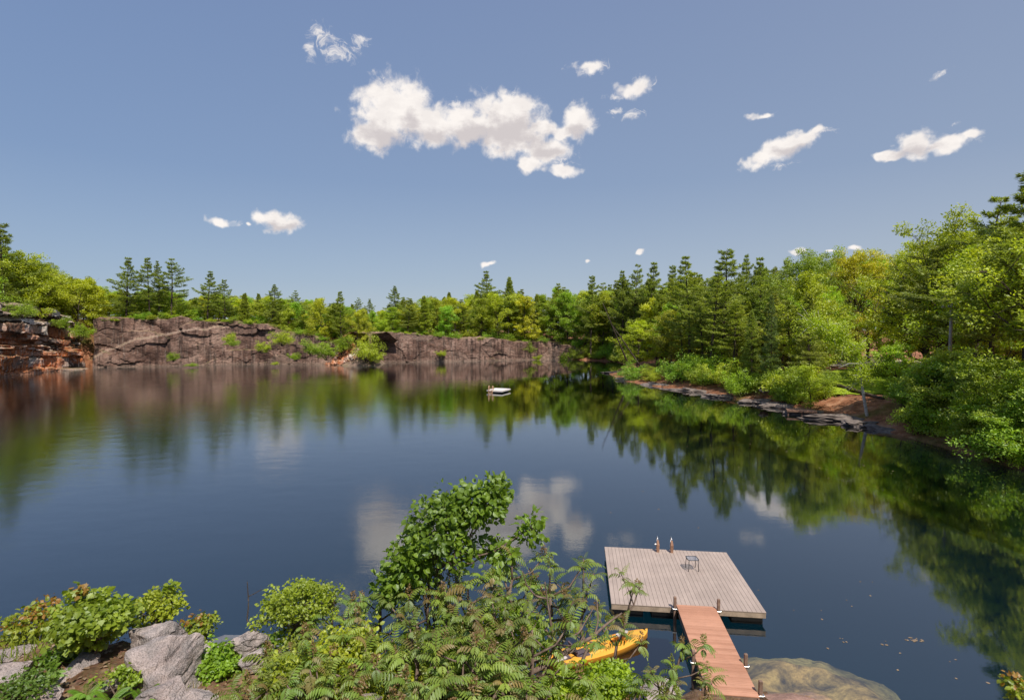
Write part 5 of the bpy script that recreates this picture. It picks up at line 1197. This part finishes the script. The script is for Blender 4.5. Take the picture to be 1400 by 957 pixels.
def leafy(name, label, cat, base, top_c, rad, n_stem, n_clump, per, leaf, tmpl, mat, seed, col=(1, 1, .8), tipfrac=0.0, crad=.16, up=.7, wood='twig', flat=.75):
    """near shrub: stems from the base up into an ellipsoid of leaf clumps"""
    rng = np.random.default_rng(seed); base = np.array(base); c0_ = np.array(top_c) - base; rad = np.array(rad); o = thing(name, label, cat, tuple(base)); w = Geo(); tips = []
    for k in range(n_stem):
        e = c0_ + rdirs(rng, 1)[0] * rad * rng.uniform(.35, .8); m_ = e * .5 + rng.normal(0, .06, 3) * rad; w.tube([rng.normal(0, .03, 3) * np.array([1, 1, 0]), m_ * .6, m_, (m_ + e) / 2 + rng.normal(0, .03, 3), e], [.022, .018, .014, .01, .005], 5, cap=False)
        for _ in range(int(n_clump / n_stem)):
            d = rdirs(rng, 1)[0]; d[2] = abs(d[2]) if rng.random() < .5 else d[2]
            q_ = c0_ + d * rad * rng.uniform(.35, 1.0) ** .5 * (1 + .38 * vnoise((d * 2.2 + seed)[None])[0]) * (rng.uniform(1.1, 1.35) if rng.random() < .13 else 1); b = m_ + (e - m_) * rng.uniform(.2, 1); w.tube([b, (b + q_) / 2 + rng.normal(0, .02, 3), q_], [.006, .004, .002], 3, cap=False); tips.append(q_)
    tips = np.array(tips); g = Geo(); K = len(tips); c = np.repeat(tips, per, 0); d = rdirs(rng, K * per) * (rng.uniform(.1, 1, K * per) ** .5)[:, None]
    p_ = c + d * crad * np.array([1, 1, flat]); nrm = unit(rng.normal(size=p_.shape) * .5 + np.array([0, -.25, up]) + .35 * d); t_ = unit(rng.normal(size=p_.shape) * .6 + d * np.array([1, 1, .1]) + np.array([0, 0, -.25]))
    tint = np.clip(.45 + np.repeat(rng.normal(0, .12, K), per) + rng.normal(0, .14, K * per), 0, .88)
    if tipfrac: hz_ = np.repeat((tips[:, 2] > np.quantile(tips[:, 2], 1 - tipfrac)), per); tint = np.where(hz_ & (rng.random(K * per) < .7), .95, tint)
    g.scatter(tmpl[0], tmpl[1], p_, t_, nrm, leaf * rng.uniform(.6, 1.2, K * per), tint)
    obj('stem', w.mesh('stem', M[wood], True), o); f_ = obj('foliage', g.mesh('foliage', M[mat]), o); f_.color = (*col, 1); return o
# the tall dark leafy bush (viburnum like leaves) rising against the water
def bush_at(px, py, Y, rx, rz, base_px=None, ry=None):
    c = at(px, py, Y); s_ = Y / 750.0; bx = at(base_px or px, py, Y)[0]; return (bx, Y, zb1(bx, Y) - .1), c, (rx * s_, ry or rx * s_, rz * s_)
DB = (.56, .72, .42)
b, c, r = bush_at(600, 745, 7.9, 46, 54, 620); b = (b[0], b[1], min(b[2], 4.2))
leafy('leafy_bush', 'tall dark green bush with round leaves standing against the water in the middle', 'bush', b, c, r, 10, 84, 18, .095, OVATE, 'maple', 601, DB, 0, .2)
o_ = [x for x in SC.objects if x.get('label', '').startswith('tall dark green bush')][0]
def addblob(o, px, py, Y, rx, rz, seed, n=34, per=22, leaf=.1):
    """a further lobe of the same bush: its own sprays joined to the foliage and stems"""
    rng = np.random.default_rng(seed); c = at(px, py, Y) - np.array(o.location); s_ = Y / 750.0; rad = np.array([rx, rx, rz]) * s_; tips = c + rdirs(rng, n) * rad * (rng.uniform(.2, 1, n) ** .5)[:, None]
    w = Geo(); root = at(610, 770, 7.9) - np.array(o.location); w.tube([root, (root + c) / 2 + np.array([.05, 0, -.1]), c], [.02, .014, .008], 5)
    for q_ in tips: w.tube([c, (c + q_) / 2, q_], [.006, .004, .002], 3, cap=False)
    g = Geo(); K = n; cc = np.repeat(tips, per, 0); d = rdirs(rng, K * per) * (rng.uniform(.1, 1, K * per) ** .5)[:, None]; p_ = cc + d * .17
    g.scatter(OVATE[0], OVATE[1], p_, unit(rng.normal(size=p_.shape) * .6 + d + np.array([0, 0, -.25])), unit(rng.normal(size=p_.shape) * .5 + np.array([0, -.25, .7])), leaf * rng.uniform(.6, 1.2, K * per), np.clip(.48 + rng.normal(0, .18, K * per), 0, .88))
    obj('branch', w.mesh('branch', M['twig'], True), o); f_ = obj('foliage', g.mesh('foliage', M['maple']), o); f_.color = (*DB, 1)
addblob(o_, 660, 690, 8.0, 34, 30, 611, 34); addblob(o_, 678, 668, 8.05, 14, 16, 612, 12, 18); addblob(o_, 622, 688, 7.95, 26, 24, 613, 24); addblob(o_, 560, 775, 7.8, 34, 34, 614, 40); addblob(o_, 726, 722, 8.1, 14, 13, 615, 12, 16); addblob(o_, 670, 752, 8.1, 26, 14, 616, 12); addblob(o_, 545, 800, 7.8, 22, 22, 617, 20)
for (px, py, Y, rx, rz, lab, mat, leaf, tm, col, tf, sd3, nc, per, cr) in (
        (125, 853, 7.0, 41, 31, 'wide bright green maple bush spreading in front of the water at left', 'maple', .066, MAPLE, (.92, .98, .7), 0, 621, 210, 19, .13),
        (48, 862, 7.5, 36, 30, 'yellow green shrub with orange tips at the far left', 'maple', .065, OVATE, (1.0, .95, .5), .14, 622, 70, 22, .13),
        (212, 834, 7.7, 32, 20, 'small twiggy green shrub on top of the wedge shaped boulder', 'shrub', .06, OVATE, (1.0, .95, .6), 0, 623, 60, 22, .1),
        (270, 860, 7.6, 24, 18, 'little shrub with a few orange leaves behind the largest boulder', 'maple', .06, OVATE, (.95, .95, .6), .1, 624, 36, 18, .1),
        (408, 832, 7.8, 48, 38, 'round dense green shrub standing against the water right of the bare twig', 'shrub', .05, OVATE, (.9, .92, .55), 0, 625, 130, 30, .12),
        (300, 912, 6.9, 25, 25, 'small bright green bush just right of the largest boulder', 'shrub', .055, OVATE, (.72, .95, .5), 0, 626, 70, 26, .1),
        (170, 930, 6.2, 22, 14, 'low leafy weed beside the grey weathered log', 'shrub', .05, OVATE, (.8, .9, .55), 0, 627, 30, 20, .09),
        (75, 900, 6.9, 22, 12, 'small dark leafed plant under the maple bush', 'maple', .07, OVATE, (.55, .75, .5), 0, 628, 26, 16, .1),
        (25, 945, 6.0, 40, 14, 'low dark groundcover plant at the bottom left corner', 'maple', .045, OVATE, (.45, .6, .5), 0, 629, 50, 24, .11),
        (360, 888, 7.4, 24, 12, 'dark low shrub below the flat topped boulder', 'shrub', .05, OVATE, (.5, .7, .55), 0, 630, 36, 24, .1),
        (470, 905, 6.7, 52, 36, 'yellow green undergrowth bush in the left of the sumac thicket', 'shrub', .06, OVATE, (1.1, 1.02, .5), 0, 631, 120, 24, .14),
        (540, 935, 6.4, 48, 36, 'yellow green undergrowth bush at the bottom of the sumac thicket', 'shrub', .06, OVATE, (1.1, 1.02, .5), 0, 632, 110, 24, .14),
        (838, 934, 7.3, 36, 22, 'bright lime green bush in front of the kayak', 'shrub', .055, OVATE, (.95, 1.1, .4), 0, 633, 100, 26, .12),
        (775, 948, 6.6, 36, 26, 'lime green bush at the bottom right of the thicket', 'shrub', .055, OVATE, (1.0, 1.1, .45), 0, 634, 80, 24, .12),
        (620, 900, 7.1, 60, 46, 'dense mid green undergrowth in the middle of the sumac thicket', 'shrub', .065, OVATE, (.8, .92, .55), 0, 635, 130, 22, .15),
        (700, 880, 7.3, 52, 50, 'shaded undergrowth bush behind the forked branch', 'shrub', .065, OVATE, (.7, .85, .55), 0, 636, 110, 20, .15),
        (400, 930, 6.5, 40, 26, 'olive undergrowth right of the small bright bush', 'shrub', .055, OVATE, (.95, .92, .5), 0, 637, 80, 24, .13),
        (1396, 942, 10.5, 18, 22, 'yellow green twig tips at the bottom right corner', 'maple', .11, OVATE, (1.0, 1.0, .5), .2, 638, 22, 14, .14)):
    b, c, r = bush_at(px, py, Y, rx, rz); b = (b[0], b[1], min(b[2], c[2] - r[2] * .9))
    leafy('maple_bush' if tm is MAPLE else 'shrub', lab, 'shrub', b, c, r, 8, nc, per, leaf, tm, mat, sd3, col, tf, cr)
# maple shoots standing above the bush
for (px, py, Y, lab, sd3) in ((104, 815, 7.0, 'thin maple shoot rising above the left of the maple bush', 651), (134, 822, 7.05, 'shorter maple shoot above the right of the maple bush', 652), (233, 812, 7.8, 'leafy shoot tip above the wedge shaped boulder', 653)):
    c = at(px, py, Y); leafy('shoot', lab, 'shoot', c - np.array([0, 0, .6]), c, (.08, .08, .14), 1, 12, 7, .075, MAPLE if sd3 < 653 else OVATE, 'maple', sd3, (.95, 1, .6), .3 if sd3 == 651 else 0, .07)
# ferns at the bottom left
def fern(seed, base, label, sc=.55):
    rng = np.random.default_rng(seed); o = thing('fern', label, 'fern', tuple(base)); g = Geo()
    for k in range(11):
        lv = sumac_leaf(rng, rng.uniform(.38, .5) * sc, 16, .9); el = .55 + rng.normal(0, .15); c_, s2 = math.cos(el), math.sin(el); stamp(g, lv, [rotz(k * .571 * 2 + rng.normal(0, .2)) @ np.array([[c_, 0, -s2], [0, .7, 0], [s2, 0, c_]])], [np.zeros(3)], [rng.uniform(.35, .8)])
    f_ = obj('frond', g.mesh('frond', M['sumac']), o); f_.color = (.75, 1.05, .5, 1)
for sd3, px, py, Y, lab in ((661, 150, 962, 5.9, 'bright green fern at the bottom left in front of the log'), (662, 118, 955, 6.0, 'fern left of the brightest fern at the bottom edge'), (663, 196, 962, 6.0, 'small fern tuft between the log and the lower block'), (664, 60, 930, 6.3, 'fern among the stones at the lower left')):
    p_ = at(px, py, Y); fern(sd3, p_, lab)
# dry grass and fallen leaves on the near bank, floating leaves on the water
def stuff(name, label, g, mat): o = obj(name, g.mesh(name, mat)); o['kind'] = 'stuff'; o['label'] = label; return o
rng = np.random.default_rng(55); n = 9000; x = rng.uniform(-8, 3, n); y = rng.uniform(5.2, 9, n); keep = fbm(np.stack([x * .9, y * .9, 0 * x], -1), 2) > .0; x, y = x[keep], y[keep]; n = len(x)
g = Geo(); p_ = np.stack([x, y, zbank(x, y)], -1); g.scatter(np.array([[0, .03, 0], [.6, .022, .0], [1, 0, .0], [.6, -.022, 0], [0, -.03, 0]]), [np.array([[0, 1, 2, 3, 4]])], p_, unit(np.stack([rng.normal(0, .4, n), rng.normal(0, .4, n), np.ones(n)], -1)), rdirs(rng, n), rng.uniform(.1, .28, n), np.clip(rng.normal(.5, .25, n), 0, .95)); o = stuff('grass', 'dry and green grass between the rocks of the near bank', g, M['sumac']); o.color = (1, 1, .7, 1)
M['litter'] = mat_leaf('dead_leaves', (0.15, 0.09, 0.055), (0.42, 0.31, 0.2), 0.2, False)
n = 5000; x = rng.uniform(-8, 3, n); y = rng.uniform(5.2, 9, n); g = Geo(); g.scatter(OVATE[0], OVATE[1], np.stack([x, y, zbank(x, y) + .015], -1), rdirs(rng, n) * np.array([1, 1, .2]), rng.normal(0, .35, (n, 3)) + np.array([0, 0, 1]), rng.uniform(.04, .08, n), rng.uniform(0, .88, n)); stuff('leaf_litter', 'brown fallen leaves between the rocks of the near bank', g, M['litter'])
g = Geo(); pts = []
for px, py, s_, k in ((1250, 874, 9, 26), (1150, 830, 60, 5), (1200, 880, 90, 9), (1130, 800, 60, 4), (1290, 920, 60, 5), (880, 700, 70, 4), (1000, 640, 100, 14), (1100, 620, 110, 12), (960, 600, 80, 12), (760, 545, 60, 10), (820, 560, 60, 10), (1180, 650, 90, 8)):
    for _ in range(k): pts.append(onz(px + rng.normal(0, s_ * .6), py + rng.normal(0, s_ * (.15 if py > 700 else .2)), .006))
pts = np.array([q_ for q_ in pts if q_[0] < 30 and lake([q_[0]], [q_[1]])[0][0] < -.5]); n = len(pts)
g.scatter(OVATE[0] * np.array([1, 1, .25]), OVATE[1], pts, rdirs(rng, n) * np.array([1, 1, 0]), np.tile([0, 0, 1.], (n, 1)), rng.uniform(.03, .09, n) * (1 + .014 * pts[:, 1]), rng.uniform(.4, .88, n)); stuff('floating_leaves', 'scattered pale leaves floating on the water', g, M['litter'])
# rubble on the mound between the cliffs
n = 420; g = Geo(); mc = onz(480, 500, 0); cube = np.array([[a, b, c] for a in (-.5, .5) for b in (-.4, .4) for c in (-.35, .35)]); cf = np.array([[0, 1, 3, 2], [4, 6, 7, 5], [0, 4, 5, 1], [2, 3, 7, 6], [0, 2, 6, 4], [1, 5, 7, 3]])
xx = mc[0] + rng.normal(1, 4.2, n); yy = mc[1] + rng.uniform(.0, 9, n); d_, _ = lake(xx, yy); ok = d_ > -.3; xx, yy = xx[ok], yy[ok]; n = len(xx)
hz_ = np.maximum(0, 4.6 - np.abs(xx - mc[0] - 1.2) * .72) * sstep(-.3, 4.5, yy - mc[1])
p_ = np.stack([xx, yy, np.maximum(hz_ * rng.uniform(.5, 1, n) ** .4, H(xx, yy)) + .1], -1); g.scatter(cube, [cf], p_, rdirs(rng, n), rdirs(rng, n), rng.uniform(.4, 1.3, n), rng.uniform(.2, 1, n)); stuff('rubble', 'pale broken stones on the mound between the two cliffs', g, M['layered'])
nx, ny = 60, 40; U_, V_ = np.meshgrid(np.linspace(-7.5, 8.5, nx), np.linspace(-1.5, 10, ny)); zz = np.maximum(0, 4.4 - np.abs(U_ - .6) * .68) * sstep(-.8, 5, V_) + .35 * fbm(np.stack([U_ * .6, V_ * .6, 0 * U_], -1), 4) - .5
i = (np.arange(ny - 1)[:, None] * nx + np.arange(nx - 1)[None]).ravel(); g = Geo(); g.add(np.stack([(U_ + mc[0] + .6).ravel(), (V_ + mc[1]).ravel(), zz.ravel()], -1), np.stack([i, i + 1, i + nx + 1, i + nx], -1), .6); struct('rubble_mound', g.mesh('rubble_mound', M['wall'], False))
